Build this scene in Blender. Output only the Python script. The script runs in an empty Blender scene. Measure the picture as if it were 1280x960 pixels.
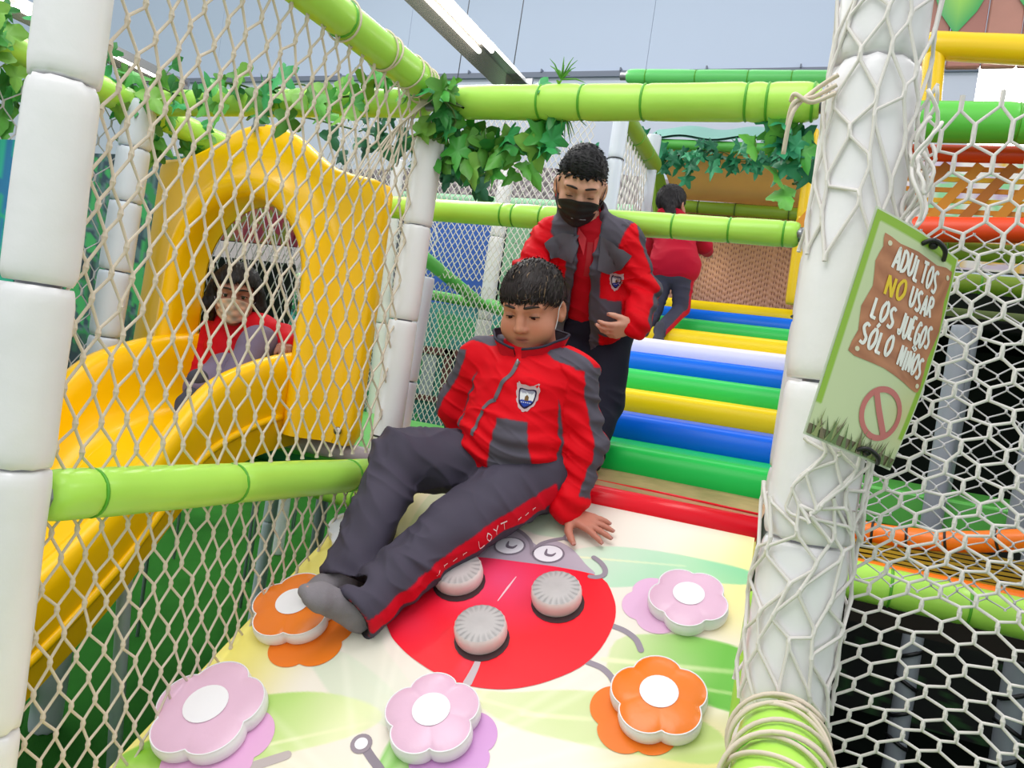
import bpy, math, random
import numpy as np
from mathutils import Vector, Matrix
from mathutils.bvhtree import BVHTree

C = bpy.context.scene.collection
rnd = random.Random(7)
NP = np.random.RandomState(5)

# ------------------------------------------------------------------ camera, sky, lamps, exposure
def lin(c):
    return tuple(((x/255.)/12.92 if x/255. <= .04045 else ((x/255.+.055)/1.055)**2.4) for x in c)

cam_d = bpy.data.cameras.new('camera')
cam_d.sensor_width = 36.0
cam_d.lens = 957.0/1280.0*36.0
cam_d.clip_start = .05
cam = bpy.data.objects.new('camera', cam_d)
C.objects.link(cam)
_r = Vector((.9118, .3852, .1409)); _u = Vector((-.1409, -.0291, .9896)); _b = Vector((.3855, -.9223, .0278))
cam.matrix_world = Matrix(((_r.x, _u.x, _b.x, 0), (_r.y, _u.y, _b.y, 0), (_r.z, _u.z, _b.z, 1.4), (0, 0, 0, 1)))
bpy.context.scene.camera = cam

world = bpy.data.worlds.new('hall_daylight')
bpy.context.scene.world = world
world.use_nodes = True
_bg = world.node_tree.nodes['Background']
_bg.inputs['Color'].default_value = (.93, .96, 1.0, 1)
_bg.inputs['Strength'].default_value = .86

def area(name, loc, size, power, col=(1, .98, .95), rot=(0, 0, 0)):
    d = bpy.data.lights.new(name, 'AREA')
    d.shape = 'RECTANGLE'; d.size, d.size_y = size
    d.energy = power; d.color = col
    o = bpy.data.objects.new(name, d); C.objects.link(o)
    o.location = loc; o.rotation_euler = rot
    return o
area('overhead_light', (-2.3, 3.6, 3.75), (.35, 3.4), 55)
area('overhead_light', (-.9, -.3, 4.2), (2.2, 3.0), 85)  # unseen light added above the camera to brighten the front faces
area('overhead_light', (-3.5, 5.6, 6.5), (7, .6), 105)  # unseen light added to brighten the back wall
area('overhead_light', (1.6, 3.2, 3.9), (.5, 3.4), 45)

vs = bpy.context.scene.view_settings
vs.view_transform = 'Standard'; vs.look = 'None'; vs.gamma = 1; vs.use_curve_mapping = False
vs.exposure = .05

# ------------------------------------------------------------------ materials
_mats = {}
def mat(name, col=None, rough=.5, spec=.5, vcol=False, bump=None, coat=0, trans=0, alpha=1, metal=0, vary=None, emit=None, sheen=0):
    """procedural Principled material; vcol multiplies a print colour kept on the mesh; bump=(scale, strength, distance); vary=(scale, amount)"""
    if name in _mats: return _mats[name]
    m = bpy.data.materials.new(name); m.use_nodes = True
    nt = m.node_tree; b = nt.nodes['Principled BSDF']
    b.inputs['Roughness'].default_value = rough
    b.inputs['Specular IOR Level'].default_value = spec
    b.inputs['Metallic'].default_value = metal
    if coat: b.inputs['Coat Weight'].default_value = coat; b.inputs['Coat Roughness'].default_value = .12
    if sheen: b.inputs['Sheen Weight'].default_value = sheen
    if trans: b.inputs['Transmission Weight'].default_value = trans
    if alpha < 1: b.inputs['Alpha'].default_value = alpha
    src = None
    if vcol:
        a = nt.nodes.new('ShaderNodeAttribute'); a.attribute_name = 'Col'; src = a.outputs['Color']
        nt.links.new(src, b.inputs['Base Color'])
    else:
        b.inputs['Base Color'].default_value = lin(col) + (1,)
    if vary:
        tc = nt.nodes.new('ShaderNodeTexCoord')
        n = nt.nodes.new('ShaderNodeTexNoise'); n.inputs['Scale'].default_value = vary[0]; n.inputs['Detail'].default_value = 5
        nt.links.new(tc.outputs['Object'], n.inputs['Vector'])
        r = nt.nodes.new('ShaderNodeMapRange'); r.inputs['From Min'].default_value = .3; r.inputs['From Max'].default_value = .7
        r.inputs['To Min'].default_value = 1-vary[1]; r.inputs['To Max'].default_value = 1+vary[1]*.4
        nt.links.new(n.outputs['Fac'], r.inputs['Value'])
        x = nt.nodes.new('ShaderNodeVectorMath'); x.operation = 'SCALE'
        if src: nt.links.new(src, x.inputs[0])
        else: x.inputs[0].default_value = lin(col)
        nt.links.new(r.outputs['Result'], x.inputs['Scale'])
        nt.links.new(x.outputs['Vector'], b.inputs['Base Color'])
    if bump:
        tc = nt.nodes.new('ShaderNodeTexCoord')
        n = nt.nodes.new('ShaderNodeTexNoise'); n.inputs['Scale'].default_value = bump[0]; n.inputs['Detail'].default_value = 4
        nt.links.new(tc.outputs['Object'], n.inputs['Vector'])
        bp = nt.nodes.new('ShaderNodeBump'); bp.inputs['Strength'].default_value = bump[1]; bp.inputs['Distance'].default_value = bump[2]
        nt.links.new(n.outputs['Fac'], bp.inputs['Height']); nt.links.new(bp.outputs['Normal'], b.inputs['Normal'])
    if emit:
        b.inputs['Emission Color'].default_value = (1, .97, .9, 1); b.inputs['Emission Strength'].default_value = emit
    _mats[name] = m
    return m

VINYL_W = mat('white_vinyl', (238, 236, 238), .32, .5, bump=(22, .25, .006), vary=(5, .06))
VINYL_B = mat('bluish_white_vinyl', (214, 220, 232), .4, .5, bump=(22, .25, .006))
LIME = mat('lime_vinyl', (178, 232, 92), .3, .4, bump=(18, .22, .006), vary=(4, .08))
LIME_D = mat('green_tie', (86, 170, 40), .4)
GREEN2 = mat('mid_green_vinyl', (98, 190, 84), .35, bump=(18, .22, .006))
OLIVE = mat('olive_green_vinyl', (128, 160, 40), .4, bump=(18, .22, .006))
ROPE = mat('cream_rope', (216, 203, 184), .8, .2, bump=(400, .3, .001))
ROPE_W = mat('white_rope', (226, 221, 216), .8, .2, bump=(400, .3, .001))
ROPE_G = mat('grey_rope', (196, 194, 196), .8, .2)
BLACK = mat('black_nylon', (22, 22, 24), .45)
STEEL = mat('galvanised_steel', (150, 152, 158), .35, metal=.8)
GREYPIPE = mat('grey_pipe', (150, 156, 166), .45)
YPLAST = mat('yellow_moulded_plastic', (255, 198, 0), .28, .35, bump=(60, .06, .002))
DARK = mat('near_black_green', (26, 34, 28), .8, .2)  # near black; also colours in the shade behind the right net
DARKV = mat('painted_gloom', (20, 22, 20), .9, .1)  # colour of shade, for the sheets above and below the dark space

# ------------------------------------------------------------------ mesh helpers
class MB:
    def __init__(s): s.v = []; s.f = []; s.c = []; s.m = []; s.n = 0
    def add(s, v, f, c=None, mi=0):
        v = np.asarray(v, float).reshape(-1, 3)
        s.v.append(v); s.f += [tuple(int(i)+s.n for i in q) for q in f]
        s.m += [mi]*len(f)
        if c is not None:
            c = np.asarray(c, float)
            if c.ndim == 1: c = np.tile(c, (len(v), 1))
            s.c.append(c)
        s.n += len(v)
    def tube(s, pts, r, n=8, cap=True, closed=False, c=None, mi=0):
        P = np.asarray(pts, float); k = len(P)
        R = np.full(k, r, float) if np.isscalar(r) else np.asarray(r, float)
        T = np.gradient(P, axis=0) if not closed else np.roll(P, -1, 0)-np.roll(P, 1, 0)
        T /= np.linalg.norm(T, axis=1)[:, None]+1e-12
        up = np.array([0, 0, 1.]) if abs(T[0, 2]) < .9 else np.array([1., 0, 0])
        u = np.cross(T[0], up); u /= np.linalg.norm(u)
        a = np.arange(n)*2*math.pi/n; V = []
        for i in range(k):
            u = u-T[i]*u.dot(T[i]); u /= np.linalg.norm(u)+1e-12
            w = np.cross(T[i], u)
            V.append(P[i]+R[i]*(np.cos(a)[:, None]*u+np.sin(a)[:, None]*w))
        V = np.concatenate(V); F = []
        for i in range(k if closed else k-1):
            j = (i+1) % k
            F += [(i*n+q, i*n+(q+1) % n, j*n+(q+1) % n, j*n+q) for q in range(n)]
        if cap and not closed:
            F += [tuple(range(n-1, -1, -1)), tuple((k-1)*n+q for q in range(n))]
        s.add(V, F, c, mi)
    def box(s, lo, hi, c=None, rot=None, mi=0, bev=0):
        lo = np.array(lo, float); hi = np.array(hi, float)
        ce = (lo+hi)/2; h = (hi-lo)/2
        if bev:
            b = min(bev, h.min()*.95); V = []
            for i in range(3):
                for sx in (-1, 1):
                    for sy in (-1, 1):
                        for sz in (-1, 1):
                            p = np.array([sx, sy, sz])*h; q = np.array([sx, sy, sz])*(h-b); q[i] = p[i]; V.append(q)
            V = np.array(V)
            from_hull = _hull(V)
            if rot is not None: V = V@np.array(rot).T
            s.add(V+ce, from_hull, c, mi); return
        V = np.array([[x, y, z] for x in (-1, 1) for y in (-1, 1) for z in (-1, 1)])*h
        if rot is not None: V = V@np.array(rot).T
        s.add(V+ce, [(0, 1, 3, 2), (4, 6, 7, 5), (0, 4, 5, 1), (2, 3, 7, 6), (0, 2, 6, 4), (1, 5, 7, 3)], c, mi)
    def grid(s, P, c=None, mi=0, flip=False):
        P = np.asarray(P, float); a, b = P.shape[:2]
        F = [(i*b+j, i*b+j+1, (i+1)*b+j+1, (i+1)*b+j) for i in range(a-1) for j in range(b-1)]
        if flip: F = [q[::-1] for q in F]
        s.add(P.reshape(-1, 3), F, None if c is None else np.asarray(c).reshape(-1, 3) if np.ndim(c) > 1 else c, mi)
    def ball(s, ce, r, n=12, m=8, c=None, mi=0):
        r = np.array([r]*3 if np.isscalar(r) else r); V = []; F = []
        for i in range(m+1):
            t = math.pi*i/m
            for j in range(n):
                p = 2*math.pi*j/n; V.append([math.sin(t)*math.cos(p), math.sin(t)*math.sin(p), math.cos(t)])
        for i in range(m):
            for j in range(n): F.append((i*n+j, (i+1)*n+j, (i+1)*n+(j+1) % n, i*n+(j+1) % n))
        s.add(np.array(V)*r+np.array(ce), F, c, mi)
    def build(s, name, mats, parent=None, smooth=True, auto=None):
        V = np.concatenate(s.v) if s.v else np.zeros((0, 3))
        return mk(name, V, s.f, mats, parent, np.concatenate(s.c) if s.c else None, smooth, s.m, auto)

def _hull(V):
    import bmesh
    bm = bmesh.new()
    for p in V: bm.verts.new(p)
    r = bmesh.ops.convex_hull(bm, input=bm.verts)
    bm.verts.index_update(); bm.verts.ensure_lookup_table()
    F = [tuple(v.index for v in f.verts) for f in bm.faces]
    bm.free(); return F

def origin_of(o):
    while o.parent: o = o.parent
    return np.array(o.location)

def mk(name, V, F, mats, parent=None, col=None, smooth=True, mi=None, auto=None, origin=None):
    V = np.asarray(V, float)
    if parent is not None: org = origin_of(parent)
    elif origin is not None: org = np.array(origin, float)
    else: org = np.array([(V[:, 0].min()+V[:, 0].max())/2, (V[:, 1].min()+V[:, 1].max())/2, V[:, 2].min()])
    me = bpy.data.meshes.new(name)
    if isinstance(F, np.ndarray):
        k = F.shape[1]
        me.vertices.add(len(V)); me.vertices.foreach_set('co', (V-org).astype(np.float32).ravel())
        me.loops.add(F.size); me.loops.foreach_set('vertex_index', F.astype(np.int32).ravel())
        me.polygons.add(len(F)); me.polygons.foreach_set('loop_start', np.arange(0, F.size, k, dtype=np.int32))
        me.update(calc_edges=True); me.validate()
    else:
        me.from_pydata((V-org).tolist(), [], F)
    if col is not None:
        at = me.color_attributes.new('Col', 'FLOAT_COLOR', 'POINT')
        cc = np.clip(np.asarray(col, float)/255., 0, 1)
        cc = np.where(cc <= .04045, cc/12.92, ((cc+.055)/1.055)**2.4)
        at.data.foreach_set('color', np.concatenate([cc, np.ones((len(cc), 1))], 1).astype(np.float32).ravel())
    for m in (mats if isinstance(mats, (list, tuple)) else [mats]): me.materials.append(m)
    if smooth: me.polygons.foreach_set('use_smooth', [True]*len(me.polygons))
    if mi is not None and len(mi) == len(me.polygons) and any(mi): me.polygons.foreach_set('material_index', mi)
    if auto is not None:
        try: me.set_sharp_from_angle(angle=math.radians(auto))
        except Exception: pass
    o = bpy.data.objects.new(name, me); C.objects.link(o)
    if parent is not None: o.parent = parent
    else: o.location = org
    return o

def tag(o, label=None, cat=None, group=None, kind=None):
    if label: o['label'] = label
    if cat: o['category'] = cat
    if group: o['group'] = group
    if kind: o['kind'] = kind
    return o
def thing(name, label, cat, loc, group=None):
    o = bpy.data.objects.new(name, None); o.empty_display_size = .05; C.objects.link(o); o.location = loc
    return tag(o, label, cat, group)
def struct(o): o['kind'] = 'structure'; return o

def vnoise(P):
    P = np.asarray(P, float); i = np.floor(P).astype(np.int64); f = P-i; f = f*f*(3-2*f)
    def h(x, y, z):
        n = (x*73856093) ^ (y*19349663) ^ (z*83492791); n = (n ^ (n >> 13))*1274126177; n &= 0x7fffffff
        return (n ^ (n >> 16))/float(0x7fffffff) % 1.0
    r = 0
    for a in (0, 1):
        for b in (0, 1):
            for c in (0, 1):
                w = (f[..., 0] if a else 1-f[..., 0])*(f[..., 1] if b else 1-f[..., 1])*(f[..., 2] if c else 1-f[..., 2])
                r = r+w*h(i[..., 0]+a, i[..., 1]+b, i[..., 2]+c)
    return r

def spline(pts, n, closed=False):
    P = np.asarray(pts, float); k = len(P); out = []
    if closed: Q = lambda i: P[i % k]; segs = k
    else: Q = lambda i: P[min(max(i, 0), k-1)]; segs = k-1
    for i in range(segs):
        for t in np.linspace(0, 1, n, endpoint=False):
            a, b, c, d = Q(i-1), Q(i), Q(i+1), Q(i+2)
            out.append(.5*((2*b)+(c-a)*t+(2*a-5*b+4*c-d)*t*t+(3*b-a-3*c+d)*t**3))
    if not closed: out.append(P[-1])
    return np.array(out)
# ------------------------------------------------------------------ the hall
m = MB(); m.box((-21, -3, -.05), (5, 9, 0))
struct(m.build('floor', mat('green_turf', (74, 166, 62), .95, .1, bump=(260, 1, .02), vary=(3, .18)), smooth=False))
WALLM = mat('pale_blue_wall', (196, 209, 230), .6, .3, vary=(.5, .03))
WALLL = mat('paler_wall_lower', (208, 215, 230), .6, .3, vary=(.5, .03))
w = bpy.data.objects.new('wall_back', None); C.objects.link(w); w.location = (-2, 8.2, 0); struct(w)
for i in range(8):   # tall sheets, their joints a few millimetres wide
    x0 = -20.65+3.05*i
    m = MB(); m.box((x0, 8.1, 4.72), (x0+3.046, 8.2, 9.5)); m.build('wall_panel', WALLM, w, smooth=False)
m = MB(); m.box((-20.65, 8.1, 0), (3.7, 8.2, 4.66)); m.build('lower_wall', WALLL, w, smooth=False)
m = MB(); m.box((-20.65, 8.06, 4.66), (3.7, 8.15, 4.72))
for i in range(16): m.box((-11+.93*i, 8.045, 4.715), (-10.985+.93*i, 8.1, 4.75))
struct(m.build('trim_1', mat('grey_seam', (120, 128, 145), .5), smooth=False))

# strip lamps hanging under the roof
def strip_lamp(x, y0, y1, z, lit1, label):
    t = thing('strip_light', label, 'ceiling light', (x, (y0+y1)/2, z))
    m = MB()   # reflector trough
    prof = [(-.13, -.02), (-.12, 0), (-.05, .075), (.05, .075), (.12, 0), (.13, -.02), (.125, -.022), (.045, .06), (-.045, .06), (-.125, -.022)]
    P = np.array([[(x+a, y, z+b) for a, b in prof+[prof[0]]] for y in (y0, y1)])
    m.grid(P); m.build('reflector', mat('lamp_reflector', (176, 170, 160), .22, metal=.75), t, auto=30)
    m = MB(); m.tube([(x-.045, y0, z+.03), (x-.045, lit1, z+.03)], .015, 12); m.tube([(x+.045, y0, z+.03), (x+.045, lit1, z+.03)], .015, 12)
    m.build('lamp_tube', mat('lit_tube', (255, 250, 240), .4, emit=7), t)
    m = MB(); m.box((x-.1, y0-.02, z+.0), (x+.1, y0, z+.075)); m.box((x-.1, y1, z+.0), (x+.1, y1+.02, z+.075)); m.build('end_cap', STEEL, t, smooth=False)
    return t
strip_lamp(-2.32, 2.6, 4.9, 3.3, 4.35, 'long fluorescent strip light hanging above the green top rail')
strip_lamp(-5.3, 2.0, 4.7, 3.25, 4.6, 'fluorescent strip light beyond the white post at the left')
for i, (x, lab) in enumerate([(-4.25, 'thin hanging wire nearer the strip light'), (-3.6, 'thin hanging wire farther from the strip light')]):
    m = MB(); m.tube([(x, 7.4, 3.9), (x+.05, 7.4, 7.5)], .006, 5)
    tag(m.build('hanging_wire', mat('wire_grey', (110, 112, 120), .5)), lab+', in front of pale wall', 'wire')

# ------------------------------------------------------------------ padded posts and bars
def sleeve(m, a, b, r, dips=(), n=22, end=.72, seed=0):
    """foam sleeve: gathered, pleated ends; slack dips under the ties"""
    a = np.array(a, float); b = np.array(b, float); L = np.linalg.norm(b-a); T = (b-a)/L
    up = np.array([0, 0, 1.]) if abs(T[2]) < .9 else np.array([1., 0, 0])
    u = np.cross(T, up); u /= np.linalg.norm(u); w = np.cross(T, u)
    ts = sorted(set([0, .004/L, .012/L, .026/L, .05/L]+[1-q/L for q in (0, .004, .012, .026, .05)]+list(np.linspace(.08/L, 1-.08/L, max(3, int(L/.06))))
                    +[min(max(d+q/L, 0), 1) for d in dips for q in (-.03, -.014, -.006, 0, .006, .014, .03)]))
    ang = np.arange(n)*2*math.pi/n; V = []
    for t in ts:
        e = min(t, 1-t)*L
        k = 1-math.exp(-e/.007)
        rr = r*(end+(1-end)*k)
        pl = (1-k)*.09
        for d in dips:
            g = math.exp(-((t-d)*L/.009)**2); rr *= 1-.075*g; pl = max(pl, .02*g)
        wob = 1+pl*np.sin(ang*9+seed)+.012*np.sin(ang*2+t*L*14+seed*3)+.008*np.sin(ang*3-t*L*31+seed)
        V.append(a+T*(t*L)+(rr*wob)[:, None]*(np.cos(ang)[:, None]*u+np.sin(ang)[:, None]*w))
    k = len(ts); F = []
    for i in range(k-1): F += [(i*n+q, i*n+(q+1) % n, (i+1)*n+(q+1) % n, (i+1)*n+q) for q in range(n)]
    F += [tuple(range(n-1, -1, -1)), tuple((k-1)*n+q for q in range(n))]
    m.add(np.concatenate(V), F)
def ring(m, c, T, r, th, n=24):
    T = np.array(T, float); T /= np.linalg.norm(T)
    up = np.array([0, 0, 1.]) if abs(T[2]) < .9 else np.array([1., 0, 0])
    u = np.cross(T, up); u /= np.linalg.norm(u); w = np.cross(T, u); a = np.arange(n)*2*math.pi/n
    m.tube(np.array(c)+r*(np.cos(a)[:, None]*u+np.sin(a)[:, None]*w), th, 5, closed=True)

def post(name, label, a, b, dia, cuts, m_=VINYL_W, ties=(), cat='post'):
    """upright pipe in foam sleeves; cuts are the heights where two sleeves meet"""
    a = np.array(a, float); b = np.array(b, float)
    t = thing(name, label, cat, tuple(a))
    mm = MB(); mm.tube([a, b], dia*.3, 12); mm.build('steel_pipe', STEEL, t)
    zs = [0]+[(c-a[2])/(b[2]-a[2]) for c in cuts]+[1]
    for i in range(len(zs)-1):
        mm = MB(); g = .002/np.linalg.norm(b-a)
        sleeve(mm, a+(b-a)*(zs[i]+g), a+(b-a)*(zs[i+1]-g), dia/2, seed=i+len(label), end=.88); mm.build('padding_sleeve', m_, t)
    for z, mt in ties:
        f = (z-a[2])/(b[2]-a[2]); mm = MB(); ring(mm, a+(b-a)*f, b-a, dia/2+.001, .0025); mm.build('cable_tie', mt, t)
    return t
def bar(name, label, a, b, dia, ties=(), m_=LIME, tie_m=LIME_D, n=22, cat='padded rail'):
    a = np.array(a, float); b = np.array(b, float)
    t = thing(name, label, cat, tuple((a+b)/2))
    mm = MB(); sleeve(mm, a, b, dia/2, ties, seed=len(label)); mm.build('padding_sleeve', m_, t)
    for f in ties:
        mm = MB(); ring(mm, a+(b-a)*f, b-a, dia/2*.94, .003); mm.build('cable_tie', tie_m, t)
    mm = MB(); e = (b-a)/np.linalg.norm(b-a)*.035; mm.tube([a-e, b+e], dia*.28, 10); mm.build('steel_pipe', STEEL, t)
    return t

LP = post('padded_post', 'white padded post in several sleeves at the left, nearest the lime bar', (-1.07, .75, 0), (-1.065, .75, 2.3), .098, (.42, .76, 1.15, 1.415, 1.705, 2.02))
post('padded_post', 'white padded post at the corner where the lime rails meet', (-1.08, 1.75, 0), (-1.06, 1.75, 2.0), .078, (.5, 1.03, 1.47, 1.72), ties=((1.16, BLACK),))
post('padded_post', 'thick white padded post with rope net round it and the sign hung on it', (.0, 1.05, 0), (-.012, 1.05, 2.3), .108, (.55, 1.0, 1.23, 1.43, 1.83))
post('padded_post', 'white padded post directly behind the post with the sign', (-.085, 2.2, 0), (-.085, 2.2, 2.05), .1, (.6, 1.22, 1.62, 1.8), ties=((1.63, BLACK),))
post('padded_post', 'slim bluish padded post right behind the corner post', (-1.225, 2.02, 0), (-1.172, 2.02, 1.62), .056, (.9, 1.3), VINYL_B)
post('padded_post', 'bluish white padded post behind the left net, left of the slide', (-2.2, 1.75, 0), (-2.12, 1.75, 2.05), .098, (.7, 1.3, 1.51, 1.73, 1.9), VINYL_B)

bar('lime_bar', 'thick lime padded bar low across the left net', (-1.07, .80, 1.1), (-1.07, 1.715, 1.06), .082, (.09, .44, .88))
bar('lime_bar', 'lime padded bar overhead running back to the corner post', (-1.07, .72, 2.075), (-1.07, 1.73, 2.075), .082, (.3, .62))
bar('lime_rail', 'lime padded top rail between the corner post and the post with the sign', (-1.01, 1.75, 2.045), (-.115, 1.75, 2.045), .085, (.28, .40, .57, .83, .88, .985), cat='padded rail')
bar('lime_rail', 'lime padded rail at shoulder height behind the standing person', (-1.5, 2.25, 1.87), (-.15, 2.25, 1.862), .074, (.33, .36, .43, .74, .86, .97))
m = MB(); m.ball((-.132, 2.235, 1.86), (.02, .02, .022), 14, 8); m.ball((-.146, 2.225, 1.86), (.012, .012, .014), 10, 6)
tag(m.build('rail_end_cap', STEEL), 'steel cap on the end of the shoulder high lime rail', 'bolt')
bar('green_rail', 'slim green padded rail far behind the lime top rail', (-1.26, 4.0, 3.015), (-.2, 4.0, 2.99), .075, (.1, .35, .6, .8), mat('fresh_green_vinyl', (104, 208, 112), .35))
bar('lime_bar', 'lime padded bar under the leaf garland at upper left', (-2.1, .9, 2.04), (-2.2, 2.5, 2.04), .085, (.3, .6), LIME)
bar('lime_rail', 'lime padded rail under the leaf garland above the slide', (-2.15, 1.78, 2.055), (-1.1, 1.78, 2.055), .078, (.2, .55, .8), LIME)
bar('green_bar', 'green netted bar slanting down behind the corner post', (-1.774, 3.0, 1.816), (-1.866, 3.88, 1.692), .062, (.5,), GREEN2)
bar('green_bar', 'level green netted bar behind the seated person', (-2.46, 3.95, 1.74), (-1.93, 3.95, 1.708), .06, (.3, .7), GREEN2)
bar('green_bar', 'bright green stub running from the joint behind the seated person', (-1.83, 3.88, 1.70), (-1.45, 3.5, 1.63), .075, (.5,), GREEN2)
bar('green_bar', 'lime padded bar leading away above the grey side net', (-1.12, 3.55, 2.66), (-1.12, 4.3, 2.62), .1, (.4, .7), OLIVE)

# ------------------------------------------------------------------ rope nets
def net(name, label, fn, nu, nv, r, m_, knot=1.9, jit=.12, seg=True, seed=1, skip=None, group=None, sides=5, knot_l=.16):
    """diamond mesh knotted at every node; fn maps (s, t) in 0..1 to a point in space"""
    g = np.random.RandomState(seed); N = {}
    for j in range(nv+1):
        for i in range(nu+1):
            s_ = (i+(.5 if j % 2 else 0))/(nu+.5)
            s_ += g.uniform(-jit, jit)/nu*(0 if i in (0, nu) else 1); t_ = j/nv+g.uniform(-jit, jit)/nv*(0 if j in (0, nv) else 1)
            N[i, j] = (np.array(fn(s_, t_)), np.array(fn(s_, t_+knot_l/nv))-np.array(fn(s_, t_)))
    m = MB()
    for (i, j), (p, d) in N.items():
        if j == nv: continue
        for di in ((0, -1) if j % 2 == 0 else (0, 1)):
            q = N.get((i+di, j+1))
            if q is None: continue
            q, e = q
            if skip and skip((p+q)/2): continue
            if seg: pts = [p, p+d*.75+(q-p)*.06, q-e*.75+(p-q)*.06, q]
            else: pts = [p, q]
            rr = [r*knot, r, r, r*knot] if seg else [r*1.5, r*1.5]
            m.tube(pts, rr, sides, cap=False)
    o = m.build(name, m_)
    return tag(o, label, 'net', group)

def sag(a, n, amp): return a*0+amp
def left_net(s, t):     # between the two left posts, above the lime bar
    y = .80+.92*s; z = 2.07-.95*t
    pull = max(0, s-.62)/.38        # gathered to the top of the corner post
    z2 = z+pull**2*.05*(1-t)
    x = -1.068-.02*math.sin(math.pi*min(max(s, 0), 1))*math.sin(math.pi*min(max(t, 0), 1))
    y += .015*math.sin(t*5+s*3)
    return (x, y, z2)
net('rope_net', 'cream rope net in front of the yellow slide, above the lime bar', left_net, 18, 20, .0027, ROPE, seed=3)
def left_low(s, t):
    return (-1.07+.012*math.sin(6*s)*math.sin(3*t), .70+1.04*s, 1.085-.04*s-.62*t)
net('rope_net', 'cream rope net below the lime bar, over the green turf', left_low, 22, 15, .0025, ROPE, seed=4, skip=lambda p: p[2] < 1.085+(p[1]-1.875)*.58-.02)
def right_net(s, t):
    return (.055+.62*s, 1.06+.02*math.sin(5*s+2*t)-.02*s, 1.79-1.25*(t**.80)+.02*math.sin(s*9))
net('rope_net', 'white rope net to the right of the post with the sign', right_net, 15, 56, .0021, ROPE_W, seed=5, knot=1.5, knot_l=.36)
def right_net2(s, t):
    return (.06+1.1*s, 1.72+.02*math.sin(5*s), 1.78-.72*t)
net('rope_net', 'grey rope net hanging behind the white right net', right_net2, 22, 34, .0016, ROPE_G, seed=6)
net('rope_net', 'small rope net beyond the left white post', lambda s, t: (-2.1-.1*s, .5+1.3*s, 2.02-1.0*t), 16, 17, .002, ROPE_G, seed=8)
net('rope_net', 'fine grey net behind the slide panel and post', lambda s, t: (-3.4+1.3*s, 2.9, 2.25-1.25*t), 26, 22, .0022, ROPE_G, seed=9, seg=False, sides=4)
net('rope_net', 'fine net behind the corner post and the two people', lambda s, t: (-2.5+1.38*s, 3.2, 2.5-.75*t), 46, 34, .0015, ROPE_W, seed=10, seg=False, sides=4)
net('rope_net', 'fine net in front of the teal mural panel', lambda s, t: (-2.3+1.15*s, 3.3, 1.74-.95*t), 40, 40, .0015, ROPE_W, seed=11, seg=False, sides=4)
net('rope_net', 'grey side net above the left edge of the steps', lambda s, t: (-1.112-.018*s, 3.49+.78*s, 2.69-.66*t), 12, 12, .0026, ROPE_W, seed=12, seg=False, sides=4)
net('rope_net', 'fine net seen through the slide opening', lambda s, t: (-3.3+1.25*s, 3.6, 2.15-.6*t), 24, 12, .0022, ROPE_W, seed=13, seg=False, sides=4)

# net remnants knotted round the post with the sign
def wrap_rope(name, label, a, b, r, turns, amp, seed, th=.0026, n=150, m_=ROPE_W, ph=0):
    g = np.random.RandomState(seed); a = np.array(a, float); b = np.array(b, float); T = (b-a)/np.linalg.norm(b-a)
    up = np.array([0, 0, 1.]) if abs(T[2]) < .9 else np.array([1., 0, 0])
    u = np.cross(T, up); u /= np.linalg.norm(u); w = np.cross(T, u); m = MB()
    for k in range(len(turns)):
        tt = np.linspace(0, 1, n); an = ph+turns[k]*2*math.pi*tt+g.uniform(0, 6.28)
        rr = r+th*.9+amp*(.5+.5*np.sin(tt*g.uniform(15, 40)+g.uniform(0, 6)))*(g.rand()*.8+.2)
        z = tt+.02*np.sin(tt*30+k)
        P = a+np.outer(z, b-a)+rr[:, None]*(np.cos(an)[:, None]*u+np.sin(an)[:, None]*w)
        m.tube(P, th, 5)
    return m
def round_post(z0, z1, r, a0, a1):
    def f(s, t):
        a = a0+(a1-a0)*s+.25*math.sin(t*7); return (-.006+(r+.004*abs(math.sin(9*s+7*t)))*math.cos(a), 1.05+(r+.004*abs(math.sin(9*s+7*t)))*math.sin(a), z0+(z1-z0)*t+.01*math.sin(s*14))
    return f
net('net_wrap', 'loose white net wrapped round the top of the sign post', round_post(2.2, 1.585, .0575, -3.6, .4), 6, 13, .0023, ROPE_W, jit=.3, seed=21, knot=1.3)
net('net_wrap', 'white net wrapped round the sign post below the sign', round_post(1.285, 1.02, .0575, -3.7, .6), 6, 7, .0024, ROPE_W, jit=.35, seed=22, knot=1.3)
net('net_wrap', 'bunched white net just under the sign', round_post(1.36, 1.25, .0585, -1.9, .1), 5, 5, .0024, ROPE_W, jit=.5, seed=25, knot=1.2)
m = MB()
for k in range(9):      # hanging bunch on the right side of the post
    g = np.random.RandomState(40+k); z = np.linspace(1.80-.012*k, 1.56+.012*k, 26)
    P = np.stack([.052+.010*k/9+.010*np.sin(z*60+k*2)+g.uniform(-.004, .004, 26).cumsum()*.3, 1.03+.010*np.cos(z*50+k)-.02*(k % 3), z], 1)
    m.tube(P, .0024, 5)
tag(m.build('rope_bunch', ROPE_W), 'bunched white net ropes hanging just above the sign', 'rope')
m = MB()
for k, (dz, dy) in enumerate([(0, 0), (.012, .01), (-.01, -.01)]):   # frayed ends beside the top rail
    m.tube(spline([(-.05, 1.0, 1.79+dz), (-.075, 1.0+dy, 1.775+dz), (-.095, .99, 1.765-dz), (-.10, 1.0, 1.74-dz*3)], 6), .003, 5)
tag(m.build('rope_ends', ROPE), 'frayed cream rope ends poking out beside the top rail', 'rope')
m = MB(); m2 = MB()
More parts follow.
